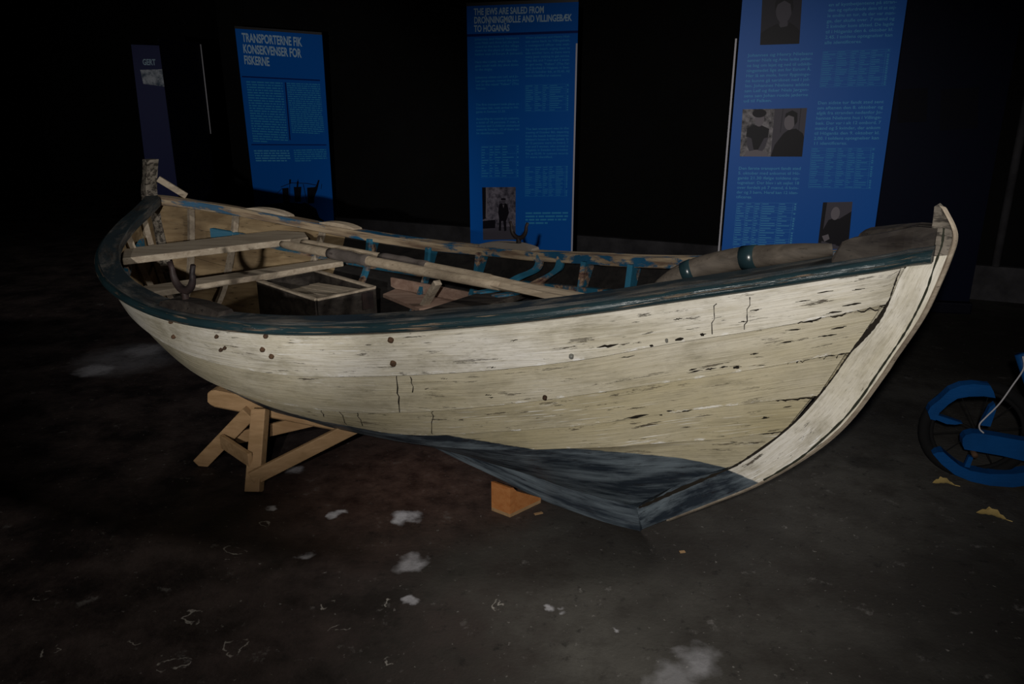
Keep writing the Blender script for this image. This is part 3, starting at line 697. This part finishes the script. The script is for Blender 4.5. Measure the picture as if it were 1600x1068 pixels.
board('brace', pl(f0, ft, .20) + near * .032, at_z(562, 662, .235), .062, .02, 'pine', trestle)
board('brace', pl(b0, bt, .40) - near * .03, at_z(495, 654, .24), .055, .02, 'pine', trestle)
A_ = at_z(797, 808, 0); B_ = at_z(845, 785, 0); C_ = at_z(768, 797, 0); D_ = C_ + (B_ - A_)
hA = .128; chock = thing('chock', A_, 'orange timber wedge on the floor propping the keel', 'wedge')
e = unit(B_ - A_) * .018
V = [A_ + Kk * .016, B_ + Kk * .016, A_ + Kk * hA, A_ + e + Kk * (hA + .002), A_ + e * 1.6 + Kk * (hA - .022)]
poly = [A_ + Kk * .014, B_ + Kk * .014, B_ + Kk * .022, A_ + e * 1.9 + Kk * (hA - .026), A_ + e * .9 + Kk * (hA - .004), A_ + Kk * hA]
V, F = prism(poly, C_ - A_); build('wedge_block', V, F, 'chock', chock)
V, F = prism([A_, B_, B_ + Kk * .014, A_ + Kk * .014], (C_ - A_)); build('base_strip', V, F, 'pine', chock)
for px, py, L, a in ((835, 803, .035, .4), (722, 698, .02, 1.0), (1062, 862, .02, .2)):
    p = at_z(px, py, .002); q = np.array([math.cos(a), math.sin(a), 0]); V, F = board_geo(p, p + q * L, .003, .012)
    tag(build('wood_chip', V, F, 'pine'), {835: 'pale wood chip on the floor just right of the orange wedge', 722: 'small wood chip on the floor under the middle of the hull', 1062: 'small wood chip on the floor in front of the bow foot'}[px], 'wood chip')

# ---------------------------------------------------------------- leaves
def leaf(px, py, L, a, curl, label):
    c0 = at_z(px, py, 0); ax = np.array([math.cos(a), math.sin(a), 0]); sx = np.array([-math.sin(a), math.cos(a), 0]); V, F = [], []; n = 11
    for i in range(n):
        t = i / (n - 1); w = L * .30 * math.sin(math.pi * min(t * .96 + .03, 1)) ** .8 * (1 + .25 * math.sin(i * 2.4)); z = .004 + curl * math.sin(math.pi * t) ** 2 * L
        for q, k in ((-1, 1.0), (0, 0.15), (1, .8)): V.append(c0 + ax * (t - .5) * L + sx * q * w + Kk * (z + k * w * .35))
    for i in range(n - 1):
        for q in (0, 1): F.append((i * 3 + q, i * 3 + q + 1, i * 3 + q + 4, i * 3 + q + 3))
    k = len(V); g = tube_geo([c0 - ax * L * .5 + Kk * .004, c0 - ax * L * .72 + sx * .01 + Kk * .006], [.0022, .0015], 5)
    V, F = join((V, F), g); return tag(build('dry_leaf', V, F, 'leafm', smooth=True), label, 'leaf')
leaf(1474, 757, .085, 2.9, .12, 'curled yellow dry leaf on the floor beside the blue bicycle wheel')
leaf(1548, 807, .10, 2.6, .10, 'brown dry leaf on the floor near the right edge of the picture')

# ---------------------------------------------------------------- roll-up banners
def bold_text(lines, bold=0.0, res=2):
    out = []
    for ln in lines:
        cu = bpy.data.curves.new('t', 'FONT'); cu.body = ln; cu.resolution_u = res; cu.offset = bold; cu.fill_mode = 'FRONT'
        ob = bpy.data.objects.new('t', cu); C.objects.link(ob); out.append(ob)
    bpy.context.view_layer.update(); dg = bpy.context.evaluated_depsgraph_get(); geo = []
    for ob in out:
        me = bpy.data.meshes.new_from_object(ob.evaluated_get(dg)); v = np.zeros(len(me.vertices) * 3); me.vertices.foreach_get('co', v)
        geo.append((v.reshape(-1, 3)[:, :2], [tuple(p.vertices) for p in me.polygons]))
        cu = ob.data; bpy.data.objects.remove(ob); bpy.data.curves.remove(cu); bpy.data.meshes.remove(me)
    return geo
class Banner:
    def __init__(s, TL, e, v, w, h, label, mat='banner', frame=True, group='roll-up banners'):
        s.TL = np.asarray(TL, float); s.e = unit(e); v = np.asarray(v, float); s.v = unit(v - (v @ s.e) * s.e); s.n = unit(np.cross(s.v, s.e)); s.w, s.h = w, h
        if s.n @ (EYE - s.TL) < 0: s.n = -s.n
        foot = s.at(w / 2, h); foot[2] = 0
        s.root = thing('rollup_banner', foot, label, 'banner', group)
        q = [s.at(0, 0), s.at(w, 0), s.at(w, h), s.at(0, h)]; V, F = prism(q, -s.n * .004); build('banner_sheet', V, F, mat, s.root)
        V, F = board_geo(s.at(0, -.008, -.002), s.at(w, -.008, -.002), .022, .016); build('top_rail', V, F, 'alu' if frame else mat, s.root)
        z = s.at(w / 2, h)[2]; base = s.at(w / 2, h); c0 = np.array([base[0], base[1], .045]); V, F = board_geo(c0 - s.e * (w / 2 + .01), c0 + s.e * (w / 2 + .01), .085, .11); build('cassette', V, F, 'alu' if frame else 'ink', s.root, bevel=.012)
        if z > .09: V, F = prism([s.at(0, h), s.at(w, h), s.at(w, h) - Kk * (z - .08), s.at(0, h) - Kk * (z - .08)], -s.n * .004); build('lower_sheet', V, F, mat, s.root)
        tube('support_pole', [c0 - s.n * .05, s.at(w / 2, 0, -.03)], .008, 'alu', s.root, 8)
    def at(s, x, y, lift=0.0): return s.TL + s.e * x + s.v * y + s.n * lift
    def px(s, a, b):
        P = on_plane(a, b, s.TL, s.n) - s.TL; return np.array([P @ s.e, P @ s.v])
    def flat(s, name, polys, mats, lift=.0012, label=None):
        names = []; V, F, fm = [], [], []
        for i, (pl_, m) in enumerate(zip(polys, mats)):
            if m not in names: names.append(m)
            k = len(V); V += [s.at(x, y, lift + i * .00025) for x, y in pl_]; F.append(tuple(range(k, k + len(pl_)))); fm.append(names.index(m))
        return build(name, V, F, None, s.root, mats=names, fmat=fm, label=label)
    def text(s, lines, p0, p1, p2, mat='text', title=False, name='text_block'):
        a, b, c_ = s.px(*p0), s.px(*p1), s.px(*p2); n = len(lines); step = (c_ - a) / max(n - 1, 1); pitch = np.linalg.norm(c_ - a) / max(n - 1, 1)
        width = np.linalg.norm(b - a); ex = (b - a) / width; ey = np.array([-ex[1], ex[0]]); ey = ey if ey[1] < 0 else -ey
        geo = bold_text(lines, .028 if title else .010, 3 if title else 2); V, F = [], []
        size = pitch * (1.08 if title else .86); w0 = geo[0][0][:, 0].max() * size; sx0 = width / w0
        for i, (v, f) in enumerate(geo):
            wl = v[:, 0].max() * size; sx = sx0 if (title or i == n - 1 or lines[i].endswith('.') and wl * sx0 < width * .8) else width / wl
            o0 = a + step * i; k = len(V)
            for x, y in v:
                q = o0 + ex * x * size * sx + ey * y * size; V.append(s.at(q[0], q[1], .0014))
            F += [tuple(j + k for j in g) for g in f]
        return build(name, V, F, mat, s.root)
    def dashes(s, n, p0, p1, p2, mat='text', seed=1, short=.5, name='text_block', wmin=.25, fill=.5):
        a, b, c_ = s.px(*p0), s.px(*p1), s.px(*p2); step = (c_ - a) / max(n - 1, 1); pitch = np.linalg.norm(step); width = np.linalg.norm(b - a); ex = (b - a) / width; ey = step / pitch
        rr = random.Random(seed); V, F = [], []
        for i in range(n):
            x = 0; end = width * (short if i == n - 1 else 1)
            while x < end - .004:
                w = min(rr.uniform(wmin, 1.6) * pitch * 2.0, end - x); o0 = a + step * i + ex * x; k = len(V); hh = pitch * fill
                for dx, dy in ((0, 0), (w, 0), (w, -hh), (0, -hh)): q = o0 + ex * dx + ey * dy; V.append(s.at(q[0], q[1], .0014))
                F.append((k, k + 1, k + 2, k + 3)); x += w + pitch * .35
        return build(name, V, F, mat, s.root)
    def table(s, p0, p1, p2, rows, cols, mat='text', seed=3):
        """p0 top-left, p1 top-right, p2 bottom-left"""
        a, b, c_ = s.px(*p0), s.px(*p1), s.px(*p2); ex, ey = b - a, c_ - a; rr = random.Random(seed); V, F = [], []; lw = .0012
        def quad(u0, v0, u1, v1):
            k = len(V)
            for u, v in ((u0, v0), (u1, v0), (u1, v1), (u0, v1)): q = a + ex * u + ey * v; V.append(s.at(q[0], q[1], .0014))
            F.append((k, k + 1, k + 2, k + 3))
        W_, H_ = np.linalg.norm(ex), np.linalg.norm(ey)
        for i in range(rows + 1):
            if i % 3 == 0 or rr.random() < .4: quad(0, i / rows, 1, i / rows + lw / H_)
        for c0 in cols: quad(c0, 0, c0 + lw / W_, 1)
        for i in range(rows):
            for j, c0 in enumerate(cols[:-1]):
                wc = cols[j + 1] - c0; u1 = c0 + wc * rr.uniform(.3, .9); quad(c0 + .012, (i + .34) / rows, u1, (i + .62) / rows)
            if rr.random() < .8: quad(.955, (i + .25) / rows, .985, (i + .75) / rows)
        return build('name_table', V, F, mat, s.root)
    def quadpx(s, pts): return [tuple(s.px(*p)) for p in pts]
def ell(cx, cy, rx, ry, n=18): return [(cx + rx * math.cos(2 * math.pi * k / n), cy + ry * math.sin(2 * math.pi * k / n)) for k in range(n)]

# middle banner
mid = Banner((-.33, 6.219, 2.147), (.928, -.373, 0), (0, .0, -1), .85, 2.06, 'blue roll-up banner headed THE JEWS ARE SAILED FROM, behind the middle of the boat')
mid.text(['THE JEWS ARE SAILED FROM', 'DRONNINGMØLLE AND VILLINGEBÆK', 'TO HÖGANÄS'], (740.6, 23.4), (849.8, 20.0), (740.9, 49.6), 'title', True, 'title')
mid.flat('header_rule', [mid.quadpx([(730, 53.5), (903, 47.5), (903, 51.5), (730, 57.5)])], ['rule'])
L = lambda t: [x.strip() for x in t.split('/')]
mid.text(L("Johannes and Henry Nielsen's/sons Niels and Arne led the Jews/round at the back of the village/down to the place of disembar-/kation east of Esrum Å (stream)."), (742, 63), (811, 60.8), (742.3, 86.5))
mid.text(L("Here was a jetty, where the refu-/gees could walk dry shod down/to the dinghy."), (742.3, 98.7), (810, 96.6), (742.8, 110.5))
mid.text(L("Johannes oldest son Leif, and Jo-/han Jørgensen, rowed the Jews/out to the vessel \"Falken\" (The/Falcon)."), (743.2, 122.7), (810.5, 120.6), (743.6, 139.8))
mid.text(L("The first transport took place on/October 5th, with arrival in Hö-/ganäs in Sweden 21.30."), (743.6, 165), (811, 163.5), (744, 176.2))
mid.text(L("According to records at customs,/a total of 18 persons, 7 men, 6/women and 3 children embarked/towards Sweden. 12 of them can/be identified by name."), (744.2, 187.3), (811.5, 186), (744.6, 209.6))
mid.text(L("When Johannes and Henry Niel-/sen came back to Villingebæk,/a coastguard officer was wait-/ing on the beach, urging them to/take another turn, as there were/many Jews waiting to get across./They did, and 7 men and 2 wom-/en got away. \"Falken\" (The Fal-/con) docked in Höganäs in Swe-/den on October 6th, at 02.45. All/were identified at customs."), (821, 60.7), (891, 58.2), (820.8, 120))
mid.text(L("The last transport was in the/evening of October 8th, departing/from the beach below Johannes/Nielsen's house in Villingebæk. In/all 12 persons were on board, 7/men and 5 women, who arrived in/Höganäs in Sweden on October/9th, at 02.00. In customs records/11 were identified."), (821.3, 203), (888.8, 201.6), (821, 246.8))
mid.dashes(4, (821.2, 334.2), (887.6, 333.6), (821, 349.6), 'text', 5, .55)
mid.table((821, 133), (889.5, 131), (820.8, 174), 12, [.0, .22, .4, .56, .93], seed=4)
mid.table((752, 228), (811, 226.5), (752.3, 277), 12, [.0, .22, .36, .56, .93], seed=5)
mid.table((820.5, 260.5), (888, 259), (820.3, 306.5), 15, [.0, .24, .42, .56, .72, .93], seed=6)
mid.flat('printed_photo', [mid.quadpx(q) for q in (
    [(753.3, 292.5), (805.8, 292), (805.6, 374), (755, 374.5)],
    [(753.3, 292.5), (759, 292.5), (760, 341), (754.4, 343)], [(759.6, 293), (761.5, 293), (761, 340), (759, 340)],
    [(754.6, 356), (805.6, 353), (805.6, 374), (755, 374.5)], [(754.5, 345), (774, 343), (774, 356), (754.6, 357)],
    [(780, 319), (784, 317), (789, 317), (793, 319), (795.5, 332), (791, 345), (791.5, 360), (788, 361), (786.5, 345), (783.5, 345), (783, 360), (779.5, 360), (780, 340), (778.5, 332)],
    [(784, 311), (789.5, 311), (789.8, 316), (788, 319), (785.4, 319), (783.8, 316)], [(783, 309.5), (790, 309.5), (790.5, 312), (782.8, 312)], [(785.6, 320), (788, 320), (787, 325)])],
    ['ph_wall', 'ph0', 'ph3', 'ph2', 'ph0', 'ph0', 'ph2', 'ph0', 'ph3'], label='grey photograph of a standing person in dark clothes')
mid.flat('sheet_edge', [[(.838, 0.27), (.85, .27), (.85, 2.06), (.838, 2.06)]], ['edge'])
# right banner
rt = Banner(np.array([1.29, 4.80, 2.052]) + np.array([0, 0, .10]), (.965, -.262, 0), (0, 0, -1), .85, 2.08, 'blue roll-up banner with Danish text and three portrait photos, behind the bow')
rt.text(L('Johannes og Henry Nielsens/sønner Niels og Arne ledte jøder-/ne bag om lejet og ned til udskib-/ningsstedet lige øst for Esrum Å./Her lå en mole, hvor flygtninge-/ne kunne gå tørskoet ned i jol-/len. Johannes Nielsens ældste/søn Leif og fisker Niels Jørgen-/sens søn Johan roede jøderne/ud til Falken.'), (1168.4, 88.8), (1270, 85.5), (1161.6, 159.8), 'text2')
rt.text(L('en af kystbetjentene på stran-/den og opfordrede dem til at sej-/le endnu en tur, da der var man-/ge, der skulle over. 7 mænd og/2 kvinder kom afsted. De lagde/til i Höganäs den 6. oktober kl./2.45. I toldens optegnelser kan/alle identificeres.'), (1294.4, 10), (1401, 5), (1288, 69), 'text2')
rt.text(L('Den sidste tur fandt sted sent/om aftenen den 8. oktober og/afgik fra stranden nedenfor Jo-/hannes Nielsens hus i Villinge-/bæk. Der var i alt 12 ombord, 7/mænd og 5 kvinder, der ankom/til Höganäs den 9. oktober kl./2.00. I toldens optegnelser kan/11 identificeres.'), (1277.5, 163), (1380.6, 161), (1270.4, 226), 'text2')
rt.text(L('Den første transport fandt sted/5. oktober med ankomst til Hö-/ganäs 21.30 ifølge toldens op-/tegnelser. Der blev i alt sejlet 18/over fordelt på 7 mænd, 6 kvin-/der og 3 børn. Heraf kan 12 iden-/tificeres.'), (1153.8, 264.8), (1250.9, 265.2), (1150, 309.4), 'text2')
rt.table((1286, 80.5), (1392, 76.5), (1280.5, 136), 16, [.0, .22, .42, .56, .72, .93], seed=7)
rt.table((1268, 231), (1368, 231), (1263, 293), 18, [.0, .24, .42, .58, .72, .93], seed=8)
rt.table((1151.5, 316.5), (1246, 317), (1145, 383), 18, [.0, .16, .3, .42, .7, .93], 'text2', seed=9)
rt.dashes(1, (1146, 387), (1168, 387), (1146, 389), 'text2', 2, 1)
def local(fr, pts):   # fr: px corners TL TR BR BL of a photo; pts in 0..1
    a, b, c_, d_ = [np.array(q, float) for q in fr]
    return [tuple((a * (1 - u) + b * u) * (1 - v) + (d_ * (1 - u) + c_ * u) * v) for u, v in pts]
sq = [(0, 0), (1, 0), (1, 1), (0, 1)]
fr = [(1191.5, -12), (1254, -14), (1248.8, 68.4), (1187.5, 70.3)]
head = ell(.56, .36, .20, .24); hair = [(.34, .36), (.33, .20), (.42, .06), (.60, .03), (.76, .10), (.80, .30), (.76, .42), (.72, .24), (.56, .17), (.40, .24)]
body = [(.0, .78), (.2, .68), (.42, .60), (.5, .68), (.66, .66), (.72, .58), (.9, .68), (1, .76), (1, 1), (0, 1)]
rt.flat('printed_photo', [rt.quadpx(local(fr, q)) for q in (sq, [(.48, .5), (.66, .5), (.68, .68), (.46, .68)], body, head, hair)], ['ph1', 'ph2', 'ph0', 'ph2', 'ph0'], label='grey portrait photograph of a person in a dark jacket')
fr = [(1160.4, 170.6), (1210.5, 169.8), (1204, 244.5), (1155.8, 244.2)]
rt.flat('printed_photo', [rt.quadpx(local(fr, q)) for q in (sq, [(.18, .40), (.40, .34), (.62, .34), (.88, .42), (.86, .60), (.74, .62), (.72, .86), (.36, .86), (.32, .62), (.16, .58)], [(.2, .58), (.34, .62), (.46, .92), (.36, 1), (.2, .75)], [(.74, .62), (.88, .6), (.8, .8), (.62, 1), (.52, .94)], [(.2, .9), (.5, .86), (.85, .9), (.9, 1), (.15, 1)], ell(.55, .22, .15, .15), ell(.53, .09, .22, .09))], ['ph_tree', 'ph0', 'ph2', 'ph2', 'ph3', 'ph3', 'ph0'], label='grey photograph of a seated person outdoors')
fr = [(1210.5, 169.8), (1261, 168.6), (1253.2, 244.6), (1204, 244.5)]
rt.flat('printed_photo', [rt.quadpx(local(fr, q)) for q in (sq, [(.25, 0), (.27, 0), (.25, .5), (.23, .5)], [(.8, 0), (.82, 0), (.82, .6), (.8, .6)], [(.1, .75), (.34, .52), (.5, .44), (.72, .42), (.95, .52), (1, .6), (1, 1), (0, 1)], ell(.5, .28, .17, .17), [(.34, .2), (.36, .1), (.55, .04), (.72, .1), (.74, .28), (.66, .36), (.62, .18), (.45, .14)])], ['ph2', 'ph1', 'ph1', 'ph0', 'ph3', 'ph0'], label='grey photograph of a person in a dark coat before a plank wall')
fr = [(1286, 316), (1332, 315), (1325, 389), (1277, 389)]
rt.flat('printed_photo', [rt.quadpx(local(fr, q)) for q in (sq, [(0, 0), (.14, 0), (.1, .9), (0, .9)], [(.1, .6), (.25, .38), (.42, .34), (.6, .36), (.8, .28), (1, .2), (1, 1), (0, .8)], ell(.46, .24, .15, .14), [(.1, .72), (.3, .68), (.36, .78), (.2, .84)], [(0, .86), (.6, .9), (.4, 1), (0, 1)])], ['ph2', 'ph0', 'ph0', 'ph3', 'ph3', 'ph2'], label='grey photograph of a pale haired person at a table')
rt.flat('sheet_edge', [[(-.022, .3), (-.012, .3), (-.012, 2.08), (-.022, 2.08)]], ['edge'], lift=-.02)
# left banner
lf = Banner((-2.563, 7.848, 2.099), (.98, -.175, -.075), (0, .17, -1), .85, 2.0, 'blue roll-up banner headed TRANSPORTERNE FIK KONSEKVENSER, behind the stern of the boat')
lf.text(['TRANSPORTERNE FIK', 'KONSEKVENSER FOR', 'FISKERNE'], (379, 64.8), (472.5, 72.2), (382, 99.6), 'title', True, 'title')
lf.flat('header_rule', [lf.quadpx(q) for q in ([(378, 118.5), (500, 124.5), (500, 126.5), (378, 120.5)], [(445, 128.5), (447, 128.5), (454.3, 218.6), (452.3, 218.6)], [(393, 225), (510, 225.4), (510, 227), (393, 226.6)])], ['rule'] * 3)
lf.dashes(24, (385, 128.8), (441.5, 131), (395.8, 221), 'text', 11, .4)
lf.dashes(24, (448, 131), (500, 133), (456.5, 207), 'text', 12, .85)
lf.dashes(5, (397, 236.5), (452, 236.4), (400, 251.8), 'text2', 13, .9)
lf.dashes(6, (459, 235.5), (509.8, 234.5), (461, 252), 'text', 14, .5)
ship = [[(404, 345), (404, 322), (430, 318), (444, 316), (460, 316.5), (470, 318), (476, 316), (481, 318), (494, 326), (499, 340), (506, 344), (506, 352), (404, 352)],
        [(441, 294), (451, 293), (452, 318), (443, 318)], [(459, 292), (471, 291.5), (470, 315), (461, 315)], [(480, 293), (492, 292), (494, 290), (497, 281), (499.5, 281), (496, 296), (491, 309), (491, 317), (481, 318)],
        [(452, 280), (455, 280), (454.5, 287), (452, 287)], [(464, 283), (467, 283), (466, 292), (463.5, 292)]]
thin = lambda a, b, w=.5: [(a[0], a[1] - w), (b[0], b[1] - w), (b[0], b[1] + w), (a[0], a[1] + w)]
vert = lambda a, b, w=.45: [(a[0] - w, a[1]), (a[0] + w, a[1]), (b[0] + w, b[1]), (b[0] - w, b[1])]
ship += [thin((439, 292), (455, 285.5)), thin((455, 285.5), (478, 286)), thin((478, 286), (495, 289)), thin((426, 309), (441, 294)), thin((430, 310), (440, 304)), vert((453, 286), (453, 316)), vert((474, 287), (480, 316)), vert((466, 280), (465, 292)), vert((503, 287), (502, 295), .35)]
lf.flat('printed_ship', [lf.quadpx(q) for q in ship], ['ink'] * len(ship), label='dark printed picture of a fishing boat')
# far banners on the left, and the dark one on the right
gd = 10.9
g0 = EYE + ray(205, 72) * (gd / ray(205, 72)[1])
gt = Banner(g0, (.93, .36, -.02), (0, 0, -1), .85, 2.0, 'distant blue banner headed GERT on the left, its dimness painted into the sheet', 'banner_gert', False)
gt.text(['GERT'], (223.2, 101.2), (243.6, 101.6), (223.2, 113), 'title', True, 'title')
gt.flat('printed_photo', [gt.quadpx([(219, 109), (258, 108), (262, 136), (224, 131)])], ['ph_reeds'], label='pale grey blue harbour photograph')
k0 = EYE + ray(248, 63) * (8.9 / ray(248, 63)[1])
bk = Banner(k0, (.13, .99, 0), (.0, 0, -1), .85, 2.05, 'black banner seen from behind with thin white edge, left of the blue fishermen banner', 'ink', False)
tube('edge_pole', [bk.at(.86, .0, .01), bk.at(.86, 1.0, .01)], .007, 'edge', bk.root, 8, label='thin white edge pole')
d0 = EYE + ray(1412, -60) * (5.75 / ray(1412, -60)[1])
dk = Banner(d0, (.985, -.17, 0), (0, 0, -1), .78, 2.2, 'banner right of the bow stem, its shade painted in as dark navy', 'banner_dark', False)
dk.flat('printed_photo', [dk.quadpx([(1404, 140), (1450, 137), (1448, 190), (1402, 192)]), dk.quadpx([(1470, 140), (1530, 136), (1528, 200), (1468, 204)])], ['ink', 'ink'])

# ---------------------------------------------------------------- blue bicycle at the right
wp = at_z(1545, 757, 0); wn_ = unit(np.array([-.28, -.96, 0]))
def bp(px, py, off=0.0): return on_plane(px, py, wp, wn_) + wn_ * off
bike = thing('bicycle', wp, 'old blue bicycle with wide mudguards standing in the shadow at right', 'bicycle')
def plate(name, pts, t, mat, off=0.0, label=None):
    V, F = prism([bp(x, y, off + t / 2) for x, y in pts], -wn_ * t); return build(name, V, F, mat, bike, label=label)
plate('mudguard', [(1448, 640), (1452, 632), (1466, 621), (1482, 606), (1500, 598.5), (1520, 596.5), (1545, 599), (1550, 608), (1553, 618), (1535, 615.5), (1512, 616), (1494, 619), (1480, 628), (1466, 641), (1460, 653), (1452, 651)], .05, 'blue_iron')
plate('mudguard_stay', [(1460, 645), (1476, 650), (1503, 659), (1492, 661), (1478, 660), (1458, 652)], .03, 'blue_iron')
plate('seat_stay', [(1545, 634), (1553, 628), (1555, 638), (1546, 664), (1531, 662)], .03, 'blue_iron')
plate('chain_guard', [(1499, 686), (1499, 677), (1504, 671), (1515, 668), (1530, 669), (1600, 681), (1700, 700), (1700, 730), (1600, 712.5), (1560, 703), (1502, 693)], .05, 'blue_iron', .03)
plate('lower_guard', [(1456, 706), (1464, 703), (1473, 703), (1484, 713), (1498, 724), (1515, 732), (1545, 737), (1580, 737), (1610, 733), (1640, 724), (1650, 738), (1615, 753), (1580, 757.5), (1545, 755), (1515, 748.5), (1490, 738), (1470, 722)], .06, 'blue_iron', -.01)
hub = bp(1530, 678, -.04); Rw = np.linalg.norm(bp(1530, 757, -.04) - hub); ex = np.cross(Kk, wn_)
circ = lambda c0, r, n=40: [c0 + ex * math.cos(t) * r + Kk * math.sin(t) * r for t in np.linspace(0, 2 * math.pi, n + 1)]
tube('tyre', circ(hub, hub[2] - .024), .022, 'rubber', bike, 10)
rim = tube('rim', circ(hub, hub[2] - .05), .010, 'rubber', bike, 6)
for k in range(10):
    a = 2 * math.pi * k / 10 + .2; tube('spoke', [hub, hub + (ex * math.cos(a) + Kk * math.sin(a)) * (hub[2] - .05)], .0018, 'rubber', rim, 5)
plate('fork_end', [(1513, 711), (1520, 713), (1514, 729), (1506, 727)], .02, 'blue_iron')
tube('axle_nut', [bp(1517, 700, .0), bp(1517, 700, .075)], .011, 'rust', bike, 8)
tube('brake_cable', spline([bp(x, y, .06) for x, y in ((1591, 549), (1592, 568), (1575, 594), (1555, 622), (1534, 643), (1525, 653), (1525, 661), (1531, 667))], 6), .0032, 'cable', bike, 6)
tube('frame_tube', [bp(1593, 553, .0), bp(1612, 612, .0), bp(1640, 700, 0)], .018, 'blue_iron', bike, 10)
tube('frame_tube', [bp(1640, 700, 0), bp(1760, 700, 0), bp(1850, 590, 0)], .018, 'blue_iron', bike, 10)
hub2 = hub + ex * .0 + unit(bp(1850, 700) - bp(1530, 700)) * .82
tube('tyre', circ(hub2, hub[2] - .024), .022, 'rubber', bike, 10)
tube('fork', [hub2 - wn_ * .0, bp(1850, 590, 0)], .014, 'blue_iron', bike, 8)
tube('handlebar', [bp(1850, 590, -.2) + Kk * .12, bp(1850, 590, 0) + Kk * .14, bp(1850, 590, .2) + Kk * .12], .012, 'cable', bike, 8)
tube('steerer', [bp(1850, 590, 0), bp(1850, 590, 0) + Kk * .14], .014, 'blue_iron', bike, 8)
